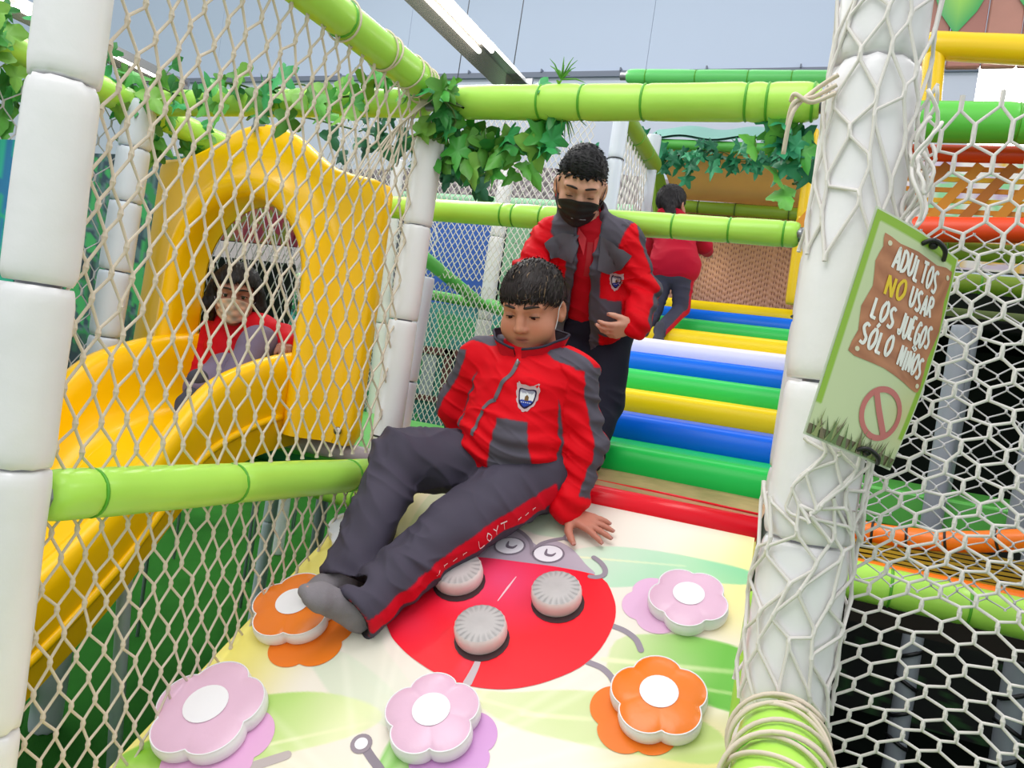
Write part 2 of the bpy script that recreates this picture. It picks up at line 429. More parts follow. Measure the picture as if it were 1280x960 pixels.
for c, T, r in [((-1.07, 1.70, 2.07), (0, 1, 0), .046), ((-1.07, 1.66, 2.072), (0, 1, .1), .046), ((-1.07, 1.62, 2.074), (0, 1, -.15), .045), ((-1.07, 1.68, 2.07), (0, 1, .3), .047), ((-1.07, 1.5, 2.075), (0, 1, .2), .045), ((-1.07, 1.52, 2.075), (0, 1, -.2), .045), ((-1.07, 1.35, 2.075), (0, 1, .1), .045)]:
    ring(m, c, T, r, .0026)
for k in range(7):
    m.tube(spline([(-1.06+.004*k, 1.69, 2.03), (-1.075, 1.66-.012*k, 1.97-.01*k), (-1.07, 1.66-.035*k, 1.86-.02*k)], 6), .0022, 5)
tag(m.build('rope_lashing', ROPE), 'cream rope lashing where the overhead bar meets the corner post', 'rope')

# lime bar coming towards the viewer from the foot of the sign post, lashed with net
bar('lime_bar', 'lime padded bar wrapped in net at the foot of the sign post', (.0, 1.0, .995), (.02, .25, .985), .10, (.15, .3))
m = wrap_rope('', '', (.0, .99, .995), (.012, .55, .99), .052, [5, -5, 7, -3], .007, 23, th=.003, n=240)
tag(m.build('net_wrap', ROPE), 'thick tangle of cream net around the low lime bar', 'rope')
bar('lime_post', 'narrow lime padding standing between the ramp and the sign post', (-.072, 1.42, .25), (-.07, 1.42, 1.06), .04, (.4,), LIME, cat='post')
post('strapped_post', 'grey steel post with a black strap beside the ramp edge', (-.045, 1.30, 0), (-.045, 1.30, .92), .05, (.5,), GREYPIPE, ((.7, BLACK), (.715, BLACK)))
# ------------------------------------------------------------------ the sloping board with its printed meadow
RO = np.array([0, 1.875, 1.085]); RD = np.array([0, -.865, -.5018]); RN = np.array([0, -.5018, .865])
def RP(u, v, h=0): return np.array([u, 0, 0])+RO+RD*v+RN*h
ramp = thing('climbing_ramp', 'sloping padded board printed with a ladybird, flowers and leaves', 'ramp', (-.6, 1.2, 0))
RW = (-1.093, -.118)
def redge(v): return -.118+.075*max(0, v)          # the board widens slightly downhill
m = MB()
Vv = np.linspace(0, 2.1, 12); rows = []
for v in Vv: rows.append([RP(RW[0], v, -.055), RP(RW[0], v, -.012), RP(RW[0]+.012, v, -.001), RP(redge(v)-.012, v, -.001), RP(redge(v), v, -.012), RP(redge(v), v, -.055)])
m.grid(np.array(rows), flip=True); m.grid(np.array([[r[0], r[5]] for r in rows]))
m.build('board', mat('yellow_board_edge', (232, 222, 120), .4), ramp, auto=40)

def inpoly(U, V, poly):
    r = np.zeros(U.shape, bool); k = len(poly); j = k-1
    for i in range(k):
        (a, b), (c, d) = poly[i], poly[j]
        r ^= ((b > V) != (d > V)) & (U < (c-a)*(V-b)/((d-b)+1e-12)+a); j = i
    return r
def polydist(U, V, poly):
    D = np.full(U.shape, 9.)
    k = len(poly)
    for i in range(k):
        a = np.array(poly[i]); b = np.array(poly[(i+1) % k]); ab = b-a; L = ab.dot(ab)+1e-12
        t = np.clip(((U-a[0])*ab[0]+(V-a[1])*ab[1])/L, 0, 1)
        D = np.minimum(D, np.hypot(U-a[0]-t*ab[0], V-a[1]-t*ab[1]))
    return np.where(inpoly(U, V, poly), -D, D)
nu, nv = 250, 310
su = np.linspace(0, 1, nu); vv = np.linspace(.0, 1.24, nv)
U = np.zeros((nv, nu)); Vg = np.zeros((nv, nu))
for j, v in enumerate(vv): U[j] = RW[0]+.004+su*(redge(v)-.008-RW[0]); Vg[j] = v
P2 = np.stack([U*7, Vg*7, U*0], -1)
n1 = vnoise(P2); n2 = vnoise(P2*2.3+9)
col = np.zeros((nv, nu, 3)); col[:] = (236, 226, 214)
def blend(mask, c):
    global col
    mask = np.clip(mask, 0, 1)[..., None]; col = col*(1-mask)+np.array(c)*mask
sm = lambda x, a, b: np.clip((x-a)/(b-a), 0, 1)**2*(3-2*np.clip((x-a)/(b-a), 0, 1))
blend((1-sm(U-RW[0], .02, .22+.08*n1))*.95, (242, 228, 112))                              # yellow along the left edge
blend(sm(Vg, .75, 1.15)*.55, (244, 234, 160))
blend((1-sm(np.hypot(U+.14, (Vg-.16)*.9), .03, .20))*.55*(Vg < .6), (246, 236, 150))
blend(sm(U, -.34, -.13)*sm(Vg, .45, .62)*.8, (226, 214, 120))                             # yellow along the right edge, lower down
blend(sm(U, -.20, -.12)*(1-sm(Vg, .25, .4))*.4, (240, 224, 120))
blend((1-sm(np.hypot(U+.87, (Vg-.30)*.6), .05, .16))*.7, (240, 232, 140))
for poly, c0, c1, sx, st in [                                                            # leaves: colour at the base, colour at the tip, fade direction, strength
    ([(-.53, .225), (-.48, .176), (-.412, .148), (-.322, .132), (-.214, .125), (-.112, .13), (-.11, .17), (-.2, .197), (-.297, .24), (-.411, .285), (-.483, .262)], (206, 226, 206), (128, 204, 152), (-.50, -.12), .95),
    ([(-.33, .415), (-.244, .366), (-.167, .35), (-.08, .36), (-.07, .45), (-.08, .50), (-.15, .50), (-.227, .492), (-.312, .515)], (206, 220, 160), (98, 182, 54), (-.32, -.12), 1),
    ([(-.56, .63), (-.476, .603), (-.393, .566), (-.306, .54), (-.22, .53), (-.10, .55), (-.09, .61), (-.2, .64), (-.33, .66), (-.43, .67), (-.50, .66)], (220, 226, 176), (178, 208, 112), (-.55, -.12), .85),
    ([(-.91, .665), (-.85, .636), (-.76, .655), (-.68, .69), (-.645, .745), (-.70, .752), (-.79, .735), (-.86, .70)], (206, 214, 192), (214, 224, 196), (-.9, -.65), .8),
    ([(-.87, .58), (-.80, .56), (-.76, .60), (-.66, .66), (-.64, .70), (-.72, .69), (-.82, .65)], (214, 220, 198), (220, 226, 206), (-.9, -.65), .5),
    ([(-1.085, 1.0), (-1.06, .93), (-.975, .815), (-.85, .742), (-.735, .722), (-.68, .74), (-.72, .80), (-.85, .90), (-.95, .99)], (120, 190, 40), (226, 232, 176), (-1.05, -.74), .95),
    ([(-.64, .76), (-.60, .75), (-.55, .83), (-.56, .95), (-.62, .9)], (104, 190, 60), (140, 200, 90), (-.64, -.55), .9),
    ([(-.765, .21), (-.757, .105), (-.675, .05), (-.585, .06), (-.53, .15), (-.60, .17), (-.65, .165)], (214, 222, 200), (190, 216, 186), (-.76, -.55), .9),
    ([(-.93, .12), (-.86, .10), (-.80, .18), (-.83, .32), (-.9, .30)], (196, 212, 120), (206, 214, 150), (-.93, -.8), .6),
    ([(-.55, .055), (-.50, .03), (-.45, .10), (-.47, .17), (-.52, .15)], (232, 232, 220), (220, 228, 210), (-.55, -.45), .6)]:
    d = polydist(U, Vg, [tuple(q) for q in spline(poly, 4, True)]); g = np.clip((U-sx[0])/(sx[1]-sx[0]), 0, 1)[..., None]
    cc = np.array(c0)*(1-g)+np.array(c1)*g
    mk_ = (np.clip(.5-d/.004, 0, 1)*st*(.8+.2*n2))[..., None]; col = col*(1-mk_)+cc*mk_
for (a, b), wd in [(((-.34, .47), (-.09, .41)), .006), (((-.32, .50), (-.08, .46)), .004), (((-.55, .64), (-.40, .63)), .004), (((-.44, .64), (-.30, .60)), .005), (((-.90, .90), (-.70, .76)), .004), (((-.48, .21), (-.25, .16)), .003)]:
    ab = np.array(b)-a; t = np.clip(((U-a[0])*ab[0]+(Vg-a[1])*ab[1])/ab.dot(ab), 0, 1)
    d = np.hypot(U-a[0]-t*ab[0], Vg-a[1]-t*ab[1]); blend(np.clip(1.4-d/wd, 0, 1)*(.9-.5*t), (240, 238, 196))
for k in range(16):    # pale printed light rays
    a0 = -1.9+.17*k+.05*math.sin(k*3); dd = np.abs((U+.62)*math.cos(a0)-(Vg-.9)*math.sin(a0)); blend(np.clip(1-dd/.012, 0, 1)*.22*(Vg > .5), (255, 250, 236))
P = RO+U[..., None]*np.array([1., 0, 0])+Vg[..., None]*RD
m = MB(); m.grid(P, col, flip=True)
PRINT = mat('printed_vinyl', vcol=True, rough=.3, spec=.5, bump=(14, .18, .004))
m.build('printed_cover', PRINT, ramp)

def decal(name, outline, h, cf, ctr=None, n=3, rings=7, parent=None, place=RP, closed=True, mt=PRINT):
    """a flat print of its own, filled from its centre outwards; cf gives the ink colour at (u, v)"""
    O = spline(outline, n, True) if n else np.array(outline, float); c = np.mean(O, 0) if ctr is None else np.array(ctr)
    V = [place(c[0], c[1], h)]; cl = [cf(c[0], c[1])]; F = []; k = len(O)
    for r in range(1, rings+1):
        for q in O:
            p = c+(q-c)*r/rings; V.append(place(p[0], p[1], h)); cl.append(cf(p[0], p[1]))
    for i in range(k):
        F.append((0, 1+i, 1+(i+1) % k))
        for r in range(rings-1):
            a = 1+r*k; b = a+k; F.append((a+i, b+i, b+(i+1) % k, a+(i+1) % k))
    V = np.array(V)
    e1 = V[F[0][1]]-V[0]; e2 = V[F[0][2]]-V[0]
    nn = np.cross(e1, e2)
    if nn.dot(RN if place is RP else place.normal) < 0: F = [f[::-1] for f in F]
    m = MB(); m.add(V, F, np.array(cl, float))
    return m.build(name, mt, parent or ramp)
def stroke(name, pts, w, h, c, parent=None, place=RP, n=6, mt=PRINT, ends=True):
    P_ = spline(pts, n) if n else np.array(pts, float); T = np.gradient(P_, axis=0); T /= np.linalg.norm(T, axis=1)[:, None]+1e-9
    W = np.full(len(P_), w) if np.isscalar(w) else np.interp(np.linspace(0, 1, len(P_)), np.linspace(0, 1, len(w)), w)
    L = P_+np.stack([-T[:, 1], T[:, 0]], 1)*W[:, None]/2; R_ = P_-np.stack([-T[:, 1], T[:, 0]], 1)*W[:, None]/2
    m = MB(); V = np.array([[place(*a, h), place(*b, h)] for a, b in zip(L, R_)]); m.grid(V, c)
    if ends:
        for q, ww in ((P_[0], W[0]), (P_[-1], W[-1])):
            a = np.arange(10)*2*math.pi/10
            m.add([place(q[0]+ww/2*math.cos(x), q[1]+ww/2*math.sin(x), h+.0001) for x in a], [tuple(range(10))], c)
    o = m.build(name, mt, parent or ramp)
    return o
SHELL = [(-.83, .335), (-.793, .317), (-.696, .288), (-.593, .270), (-.491, .256), (-.412, .258), (-.372, .302), (-.353, .343), (-.347, .388), (-.353, .449), (-.375, .504), (-.416, .551), (-.453, .581), (-.493, .603), (-.538, .616), (-.579, .62), (-.634, .616), (-.699, .599), (-.745, .579), (-.778, .557), (-.83, .50), (-.855, .42)]
def shellc(u, v):  # pink sheen and a pale glossy streak are painted into the red
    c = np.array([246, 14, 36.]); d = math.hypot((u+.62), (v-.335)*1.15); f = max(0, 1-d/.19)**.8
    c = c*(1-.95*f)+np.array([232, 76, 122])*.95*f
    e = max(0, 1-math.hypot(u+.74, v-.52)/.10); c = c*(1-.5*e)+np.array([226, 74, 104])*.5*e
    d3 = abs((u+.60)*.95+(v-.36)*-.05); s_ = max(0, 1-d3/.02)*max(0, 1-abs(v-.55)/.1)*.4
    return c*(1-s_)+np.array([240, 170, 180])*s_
def ink(c): return lambda u, v: c
decal('ladybird_head_print', [(-.74, .31), (-.735, .25), (-.72, .209), (-.684, .176), (-.637, .172), (-.59, .205), (-.564, .176), (-.51, .188), (-.46, .228), (-.43, .255), (-.50, .28), (-.6, .30)], .0007, lambda u, v: np.array([170, 156, 172])+np.array([50, 54, 46])*min(1, max(0, (.25-v)*3+.35*abs(u+.59)*4)), n=4)
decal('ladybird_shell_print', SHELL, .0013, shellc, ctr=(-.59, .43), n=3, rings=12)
for cx, cy in ((-.648, .230), (-.552, .225)):
    el = [(cx+.037*math.cos(t)*(1)+.008*math.sin(t), cy+.030*math.sin(t)-.010*math.cos(t)) for t in np.arange(24)*2*math.pi/24]
    decal('eye_rim_print', el, .0019, ink((126, 116, 130)), n=0, rings=2)
    decal('eye_print', [(cx+(a-cx)*.88, cy+(b-cy)*.88) for a, b in el], .0024, ink((232, 228, 236)), n=0, rings=2)
    stroke('pupil_print', [(cx-.008, cy-.012), (cx-.004, cy+.004), (cx+.010, cy+.004), (cx+.016, cy-.006)], [.003, .008, .008, .003], .0029, (120, 110, 124))
GREYP = (150, 138, 150)
stroke('antenna_print', [(-.588, .236), (-.606, .202), (-.632, .181), (-.655, .171), (-.675, .166)], .010, .0018, GREYP)
stroke('antenna_print', [(-.588, .230), (-.582, .201), (-.561, .179), (-.532, .160)], .010, .0018, GREYP)
for cx, cy in ((-.679, .165), (-.527, .157)):
    c_ = [(cx+.013*math.cos(t), cy+.013*math.sin(t)) for t in np.arange(16)*2*math.pi/16]
    decal('antenna_tip_print', c_, .0023, ink(GREYP), n=0, rings=1)
    decal('antenna_spot_print', [(cx+(a-cx)*.6+.002, cy+(b-cy)*.6) for a, b in c_], .0027, ink((234, 228, 236)), n=0, rings=1)
stroke('leg_print', [(-.449, .202), (-.430, .212), (-.413, .230), (-.410, .248), (-.422, .26), (-.437, .263)], .012, .0019, GREYP)
stroke('leg_print', [(-.352, .382), (-.322, .386), (-.294, .400), (-.277, .423)], .013, .0010, GREYP)
stroke('leg_print', [(-.365, .487), (-.335, .491), (-.312, .505), (-.298, .523)], .013, .0010, GREYP)
stroke('wing_line_print', [(-.574, .535), (-.567, .575), (-.565, .615)], [.008, .014, .018], .0020, (196, 180, 186))
stroke('snail_stalk_print', [(-.683, .80), (-.655, .816), (-.62, .835), (-.58, .87)], .016, .0008, (140, 128, 140))
for k, c in ((.020, (150, 136, 146)), (.012, (240, 236, 240))):
    decal('snail_eye_print', [(-.686+k*math.cos(t), .800+k*math.sin(t)) for t in np.arange(18)*2*math.pi/18], .0014+.0004*(k < .015), ink(c), n=0, rings=1)
stroke('grass_stroke_print', [(-.88, .945), (-.84, .905), (-.80, .868)], [.02, .02, .018], .0008, (190, 176, 176))
stroke('star_print', [(-.60, .40), (-.596, .357), (-.592, .32)], [.002, .005, .002], .0021, (240, 196, 206))

# ------------------------------------------------------------------ stuffed flowers and buttons on the board
def flower_outline(R_, n=90, ph=0, dep=.17):
    t = np.arange(n)*2*math.pi/n
    r = R_*(1-dep+dep*np.abs(np.cos(2.5*(t-ph)))**.62*1.12)
    return np.stack([r*np.cos(t), r*np.sin(t)], 1)
def cushion(name, label, u, v, R_, h, topc, ph, disc=.40, disccol=(240, 236, 240), group='stuffed flowers on the ladybird board', base=None, sq=1.0):
    t = thing(name, label, 'flower cushion', tuple(RP(u, v)), group)
    O = flower_outline(R_, ph=ph); n = len(O); A = math.atan2(O[0, 1], O[0, 0])
    def lay(k, hh): return [RP(u+q[0]*k, v+q[1]*k*sq, hh) for q in O]
    m = MB(); m.add(np.array([lay(.95, .0)+lay(1.0, .006)+lay(1.02, h*.5)+lay(1.0, h*.86)+lay(.975, h*.95)]).reshape(-1, 3), [(r*n+i, r*n+(i+1) % n, (r+1)*n+(i+1) % n, (r+1)*n+i) for r in range(4) for i in range(n)])
    m.build('side_band', VINYL_W, t)
    m = MB(); V = [RP(u, v, h*1.22)]; F = []
    pr = [(.12, 1.22), (.25, 1.21), (.4, 1.18), (.55, 1.15), (.7, 1.11), (.82, 1.06), (.92, .99), (.975, .93)]
    for k, z in pr:
        for i, q in enumerate(O):
            pk = .012*max(0, k-.75)*math.sin(i*2*math.pi*40/n)*1.2
            V.append(RP(u+q[0]*k, v+q[1]*k*sq, h*z+pk*.15))
    for i in range(n):
        F.append((0, 1+i, 1+(i+1) % n))
        for r in range(len(pr)-1): a = 1+r*n; F.append((a+i, a+n+i, a+n+(i+1) % n, a+(i+1) % n))
    m.add(V, F); m.build('top_panel', mat('cushion_'+'_'.join(map(str, topc)), topc, .3, bump=(30, .3, .004), vary=(9, .05)), t)
    m = MB(); V = [RP(u, v, h*1.235+.001)]; F = []; k_ = 28
    for r in (.5, 1.0):
        for i in range(k_): a = i*2*math.pi/k_; V.append(RP(u+R_*disc*r*math.cos(a), v+R_*disc*r*math.sin(a)*sq, h*(1.235 if r < 1 else 1.19)+.001))
    F = [(0, 1+i, 1+(i+1) % k_) for i in range(k_)]+[(1+i, 1+k_+i, 1+k_+(i+1) % k_, 1+(i+1) % k_) for i in range(k_)]
    m.add(V, F); m.build('centre_disc', mat('disc_%d_%d_%d' % disccol, disccol, .3), t)
    m = MB(); m.tube(lay(.985, h*.93), .0016, 5, closed=True); m.build('piping', VINYL_W, t)
    if base:   # the flower printed flat on the board, showing beside the cushion
        decal('flower_print', [(u+base[0]+q[0]*.98, v+base[1]+q[1]*.98) for q in O], .0011+.0001*len(label) % .0004, ink(base[2]), n=0, rings=3)
    return t
PINK = (226, 184, 208); ORNG = (238, 124, 30)
cushion('flower_cushion', 'pink stuffed flower at the lower left edge of the ladybird board', -.985, .858, .104, .036, PINK, 1.9, base=(.045, .035, (228, 172, 214)))
cushion('flower_cushion', 'pink stuffed flower just below the ladybird print', -.582, .718, .087, .036, PINK, 1.75, base=(.045, .022, (206, 150, 206)))
cushion('flower_cushion', 'orange stuffed flower at the lower right, below the pink one', -.212, .538, .087, .036, ORNG, 1.9, base=(-.032, .030, (238, 120, 20)))
cushion('flower_cushion', 'pink stuffed flower near the right edge, above the orange one', -.216, .280, .081, .034, PINK, 1.5, base=(-.055, .012, (226, 180, 214)))
cushion('flower_cushion', 'orange stuffed flower beneath the seated person\'s feet', -.997, .585, .094, .034, ORNG, 1.8, base=(.06, .035, (238, 120, 20)))
cushion('flower_cushion', 'white stuffed flower at the upper left, beside the seated person\'s knee', -1.004, .315, .082, .036, (228, 230, 238), 1.7, disccol=(240, 226, 230))
def button(label, u, v, R_, h, ang):
    t = thing('button_cushion', label, 'button cushion', tuple(RP(u, v)), 'round stuffed spots on the ladybird')
    n = 64; a = np.arange(n)*2*math.pi/n
    def lay(k, hh, pl=0): return [RP(u+R_*k*math.cos(x)*(1+pl*math.sin(x*22)), v+R_*k*math.sin(x)*(1+pl*math.sin(x*22)), hh+pl*.01*math.sin(x*22)) for x in a]
    m = MB(); L = lay(.97, 0)+lay(1.02, h*.2)+lay(1.03, h*.55, .006)+lay(1.0, h*.88, .012)+lay(.93, h, .012)
    m.add(L, [(r*n+i, r*n+(i+1) % n, (r+1)*n+(i+1) % n, (r+1)*n+i) for r in range(4) for i in range(n)]); m.build('side_band', mat('button_side', (226, 214, 212), .4, vary=(16, .08)), t)
    m = MB(); L = [RP(u, v, h*1.10)]; F = []
    pr = [(.3, 1.09, 0), (.55, 1.06, .004), (.75, 1.03, .014), (.88, 1.0, .022), (.95, .98, .012)]
    for k, z, pl in pr: L += lay(k, h*z, pl)
    for i in range(n):
        F.append((0, 1+i, 1+(i+1) % n))
        for r in range(len(pr)-1): q = 1+r*n; F.append((q+i, q+n+i, q+n+(i+1) % n, q+(i+1) % n))
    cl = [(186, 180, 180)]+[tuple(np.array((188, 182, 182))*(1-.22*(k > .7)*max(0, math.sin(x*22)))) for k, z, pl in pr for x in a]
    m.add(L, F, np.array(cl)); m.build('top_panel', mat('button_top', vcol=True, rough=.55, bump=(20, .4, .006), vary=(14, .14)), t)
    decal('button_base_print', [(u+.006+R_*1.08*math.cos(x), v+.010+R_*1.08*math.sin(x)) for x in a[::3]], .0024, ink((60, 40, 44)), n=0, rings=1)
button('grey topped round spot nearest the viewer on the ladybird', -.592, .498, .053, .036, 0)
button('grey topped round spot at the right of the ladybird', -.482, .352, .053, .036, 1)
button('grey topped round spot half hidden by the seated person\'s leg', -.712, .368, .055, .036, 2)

# ------------------------------------------------------------------ padded steps
st = thing('padded_steps', 'striped padded steps climbing away behind the two people', 'steps', (-.55, 3.5, 0))
m = MB(); m.tube([(-1.095, 1.898, 1.084), (-.118, 1.898, 1.084)], .037, 18); o = m.build('edge_roll', mat('red_vinyl', (226, 12, 34), .25, .3, bump=(12, .2, .004)), st)
tag(o, 'red vinyl roll along the foot of the steps')
m = MB(); P = []
for y, z in ((1.87, 1.05), (1.90, 1.098), (2.0, 1.104), (2.2, 1.118), (2.27, 1.12)): P.append([(-1.09, y, z), (-.6, y, z+.004), (-.12, y, z)])
P = np.array(P); m.grid(P, flip=True)
o = m.build('landing', mat('tan_clear_vinyl', (196, 152, 116), .22, .35, vary=(9, .3), bump=(8, .3, .01)), st); tag(o, 'brownish landing under clear vinyl')
m = MB(); m.tube([(-.62, 2.06, 1.1105), (-.36, 2.05, 1.1105), (-.125, 2.03, 1.109)], [.002, .0045, .003], 5); m.build('red_streak', mat('red_vinyl', (226, 12, 34)), st)
SC = [('green', (30, 200, 84)), ('blue', (0, 104, 240)), ('yellow', (250, 218, 16)), ('green', (50, 200, 96)), ('blue', (0, 108, 240)), ('white', (236, 234, 242)), ('yellow', (240, 210, 30)), ('green', (50, 192, 96)), ('blue', (0, 108, 236)), ('yellow', (246, 212, 16))]
for k, (cn, c) in enumerate(SC):
    y0 = 2.25+.27*k; z0 = 1.12+.0815*k; y1 = y0+.27; z1 = z0+.0815
    pr = [(y0+.010, z0-.02), (y0, z0), (y0+.001, z0+.035), (y0+.008, z1-.020), (y0+.022, z1-.006), (y0+.05, z1), (y0+.16, z1+.001), (y1+.03, z1-.001), (y1+.03, z0-.02)]
    xs = [-1.095, -1.088, -.6, -.14, -.06, -.052]
    P = np.array([[(x, y+(.012 if x in (-1.095, -.052) else 0), z-(.012 if x in (-1.095, -.052) and z > z0 else 0)) for x in xs] for y, z in pr])
    m = MB(); m.grid(P, flip=True)
    o = m.build('step', mat('step_vinyl_%s_%d' % (cn, k), c, .3, .22, bump=(10, .15, .004)), st, auto=50); o['label'] = cn+' padded step'
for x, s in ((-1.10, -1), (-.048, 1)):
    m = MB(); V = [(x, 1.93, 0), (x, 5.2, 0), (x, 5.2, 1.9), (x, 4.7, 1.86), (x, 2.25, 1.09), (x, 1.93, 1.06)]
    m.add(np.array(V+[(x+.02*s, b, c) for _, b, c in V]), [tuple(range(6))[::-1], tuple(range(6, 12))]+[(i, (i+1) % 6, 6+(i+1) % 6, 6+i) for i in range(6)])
    m.build('under_steps_shade', mat('under_steps_navy', (30, 38, 60), .5), st, smooth=False)  # dark sheets added for the gloom under the steps
m = MB(); m.box((-1.24, 1.98, 1.075), (-1.098, 2.4, 1.125), bev=.015)
tag(m.build('deck_pad', mat('deck_yellow', (226, 214, 96), .4), smooth=True, auto=40), 'yellow padded deck edge behind the corner post', 'pad')

# ------------------------------------------------------------------ yellow slide with its arched panel
sl = thing('slide', 'yellow moulded plastic slide with an arched entrance panel', 'slide', (-1.79, 1.4, 0))
rim = [(2.02, 1.347), (1.87, 1.328), (1.74, 1.295), (1.6, 1.235), (1.5, 1.135), (1.4, 1.013), (1.3, .915), (1.2, .83), (1.1, .755), (1.0, .69), (.85, .61), (.7, .545), (.55, .50), (.35, .47)]
rs = spline(rim, 4)
pf = [(.258, -.295), (.268, -.22), (.274, -.11), (.276, -.06), (.274, -.02), (.262, -.003), (.245, 0), (.226, -.006), (.213, -.025), (.206, -.07), (.198, -.13), (.186, -.185), (.162, -.222), (.12, -.237), (.05, -.243)]
prof = pf+[(-a, b) for a, b in pf[::-1]]
und = [(-.258, -.295), (-.245, -.30), (-.235, -.27), (-.1, -.268), (.1, -.268), (.235, -.27), (.245, -.30), (.258, -.295)]
full = prof+und[1:]
P = np.array([[(-1.79+a, y, z+b) for a, b in full] for y, z in rs])
m = MB(); m.grid(P)
for e in (P[0], P[-1]): m.add(e, [tuple(range(len(full)-1))])
m.build('chute', YPLAST, sl, auto=60)
for s in (-.13, .13):       # moulded run lines on the outside and a groove on the bed
    m = MB(); m.tube([(-1.79+s, y, z-.241) for y, z in rs], .006, 6); m.build('bed_rib', YPLAST, sl)
for sx in (-1, 1):
    m = MB(); m.tube([(-1.79+sx*.270, y, z-.19) for y, z in rs[4:]], .012, 8); m.build('side_rib', YPLAST, sl)
# panel
out = [(-2.285, 1.08), (-2.275, 1.3), (-2.262, 1.55), (-2.255, 1.75), (-2.25, 1.925), (-2.17, 1.93), (-2.09, 1.95), (-2.0, 1.99), (-1.92, 2.035), (-1.84, 2.055), (-1.75, 2.05), (-1.68, 2.02), (-1.6, 1.965), (-1.53, 1.925), (-1.45, 1.905), (-1.345, 1.89), (-1.32, 1.87), (-1.318, 1.6), (-1.32, 1.3), (-1.322, 1.10), (-1.34, 1.075)]
def resample(Q, n):
    Q = np.array(Q, float); d = np.concatenate([[0], np.cumsum(np.linalg.norm(np.diff(Q, axis=0), axis=1))]); t = np.linspace(0, d[-1], n)
    return np.stack([np.interp(t, d, Q[:, 0]), np.interp(t, d, Q[:, 1])], 1)
n = 72
inn = [(-2.035, 1.09)]+[(-2.035, z) for z in (1.25, 1.4, 1.52)]+[(-1.782-.253*math.cos(t), 1.535+.265*math.sin(t)) for t in np.linspace(.1, math.pi-.1, 24)]+[(-1.529, z) for z in (1.52, 1.4, 1.25)]+[(-1.529, 1.09)]
O = resample(out, n); I = resample(inn, n)
cs = [(0, 2.015, 0), (0, 1.905, .0), (.03, 1.884, .0), (.09, 1.872, 0), (.15, 1.876, 0), (.22, 1.90, 0), (.30, 1.94, 0), (.40, 1.957, 0), (.75, 1.957, 0), (.95, 1.957, 0), (1, 1.965, 0), (1, 2.01, 0), (.96, 2.02, 0), (0, 2.02, 0)]
G = []
for f, y, _ in cs:
    f2 = f
    row = []
    for i in range(n):
        q = I[i]+(O[i]-I[i])*f2
        if .0 <= f < .45:   # rolled hood keeps an even width round the opening
            d = O[i]-I[i]; L = np.linalg.norm(d); q = I[i]+d/L*min(L*.97, f*.36)
        row.append((q[0], y, q[1]))
    G.append(row)
m = MB(); m.grid(np.array(G)); m.build('arch_panel', YPLAST, sl, auto=60)
for x, z in ((-1.835, 2.035), (-1.36, 1.12), (-1.56, 1.13)):
    m = MB(); m.tube([(x, 1.95, z), (x, 1.94, z)], .012, 10); m.build('bolt', STEEL, sl)
m = MB(); m.box((-1.86, 1.96, 2.03), (-1.81, 1.972, 2.09)); m.build('hanger_plate', STEEL, sl, smooth=False)
m = MB(); m.tube([(-1.93, 1.28, .67), (-1.97, 1.38, 0)], .038, 16); m.tube([(-1.97, 1.38, .0), (-1.972, 1.385, .012)], .06, 16); m.build('support_leg', VINYL_B, sl)
m = MB(); m.tube([(-1.73, 1.55, .9), (-1.73, 1.62, .0)], .02, 12); m.build('support_leg', VINYL_B, sl)
m = MB(); m.tube([(-2.3, 2.06, 1.2), (-2.275, 2.06, 1.9)], .022, 8); m.build('panel_trim', mat('pinkish_pvc', (222, 206, 214), .5), sl)

pl = thing('slide_platform', 'padded green platform behind the slide panel', 'platform', (-1.75, 2.6, 0))
m = MB(); m.box((-2.3, 2.05, 1.0), (-1.15, 3.2, 1.06), bev=.01); m.build('deck', GREEN2, pl, auto=40)
m = MB(); m.tube([(-2.0, 2.02, 1.055), (-1.14, 2.02, 1.045)], .028, 14); m.build('front_pipe', mat('mauve_grey_pipe', (176, 164, 172), .4), pl)
m = MB(); m.box((-2.2, 2.10, .88), (-1.15, 2.14, 1.03)); m.build('skirt_board', mat('emerald_board', (20, 150, 84), .5), pl, smooth=False)
for x in (-2.2, -1.2):
    m = MB(); m.tube([(x, 3.1, 0), (x, 3.1, 1.0)], .03, 12); m.build('leg', GREYPIPE, pl)
bar('lime_bar', 'lime padded bar under the slide platform', (-2.15, 2.06, .93), (-1.13, 2.06, .90), .075, (.4, .8))

# ------------------------------------------------------------------ the laminated sign
TL, TR, BL, BR = [np.array(q) for q in ((.015, .925, 1.624), (.1065, 1.0, 1.588), (-.023, .925, 1.369), (.0715, 1.0, 1.340))]
sgn_n = np.cross(TR-TL, TL-BL); sgn_n /= np.linalg.norm(sgn_n)
if sgn_n[1] > 0: sgn_n = -sgn_n
def SP(s, t, h=0):
    p = (TL*(1-s)+TR*s)*(1-t)+(BL*(1-s)+BR*s)*t
    e = (TR-TL)/np.linalg.norm(TR-TL)
    return p+sgn_n*(h+.007*math.sin(math.pi*min(max(s, 0), 1)))+e*.010*math.sin(math.pi*min(max(t, 0), 1))*s
SP.normal = sgn_n
sg = thing('hanging_sign', 'green and brown laminated sign about adults, tied to the post', 'sign', tuple((TL+BR)/2))
SM = mat('laminated_print', vcol=True, rough=.25, spec=.5)
def sgrid(name, ss, tt, h, cf, parent=sg, clip=None):
    P = np.array([[SP(s, t, h) for s in ss] for t in tt]); c = np.array([[cf(s, t) for s in ss] for t in tt], float)
    m = MB(); m.grid(P, c, flip=True); return m.build(name, SM, parent)
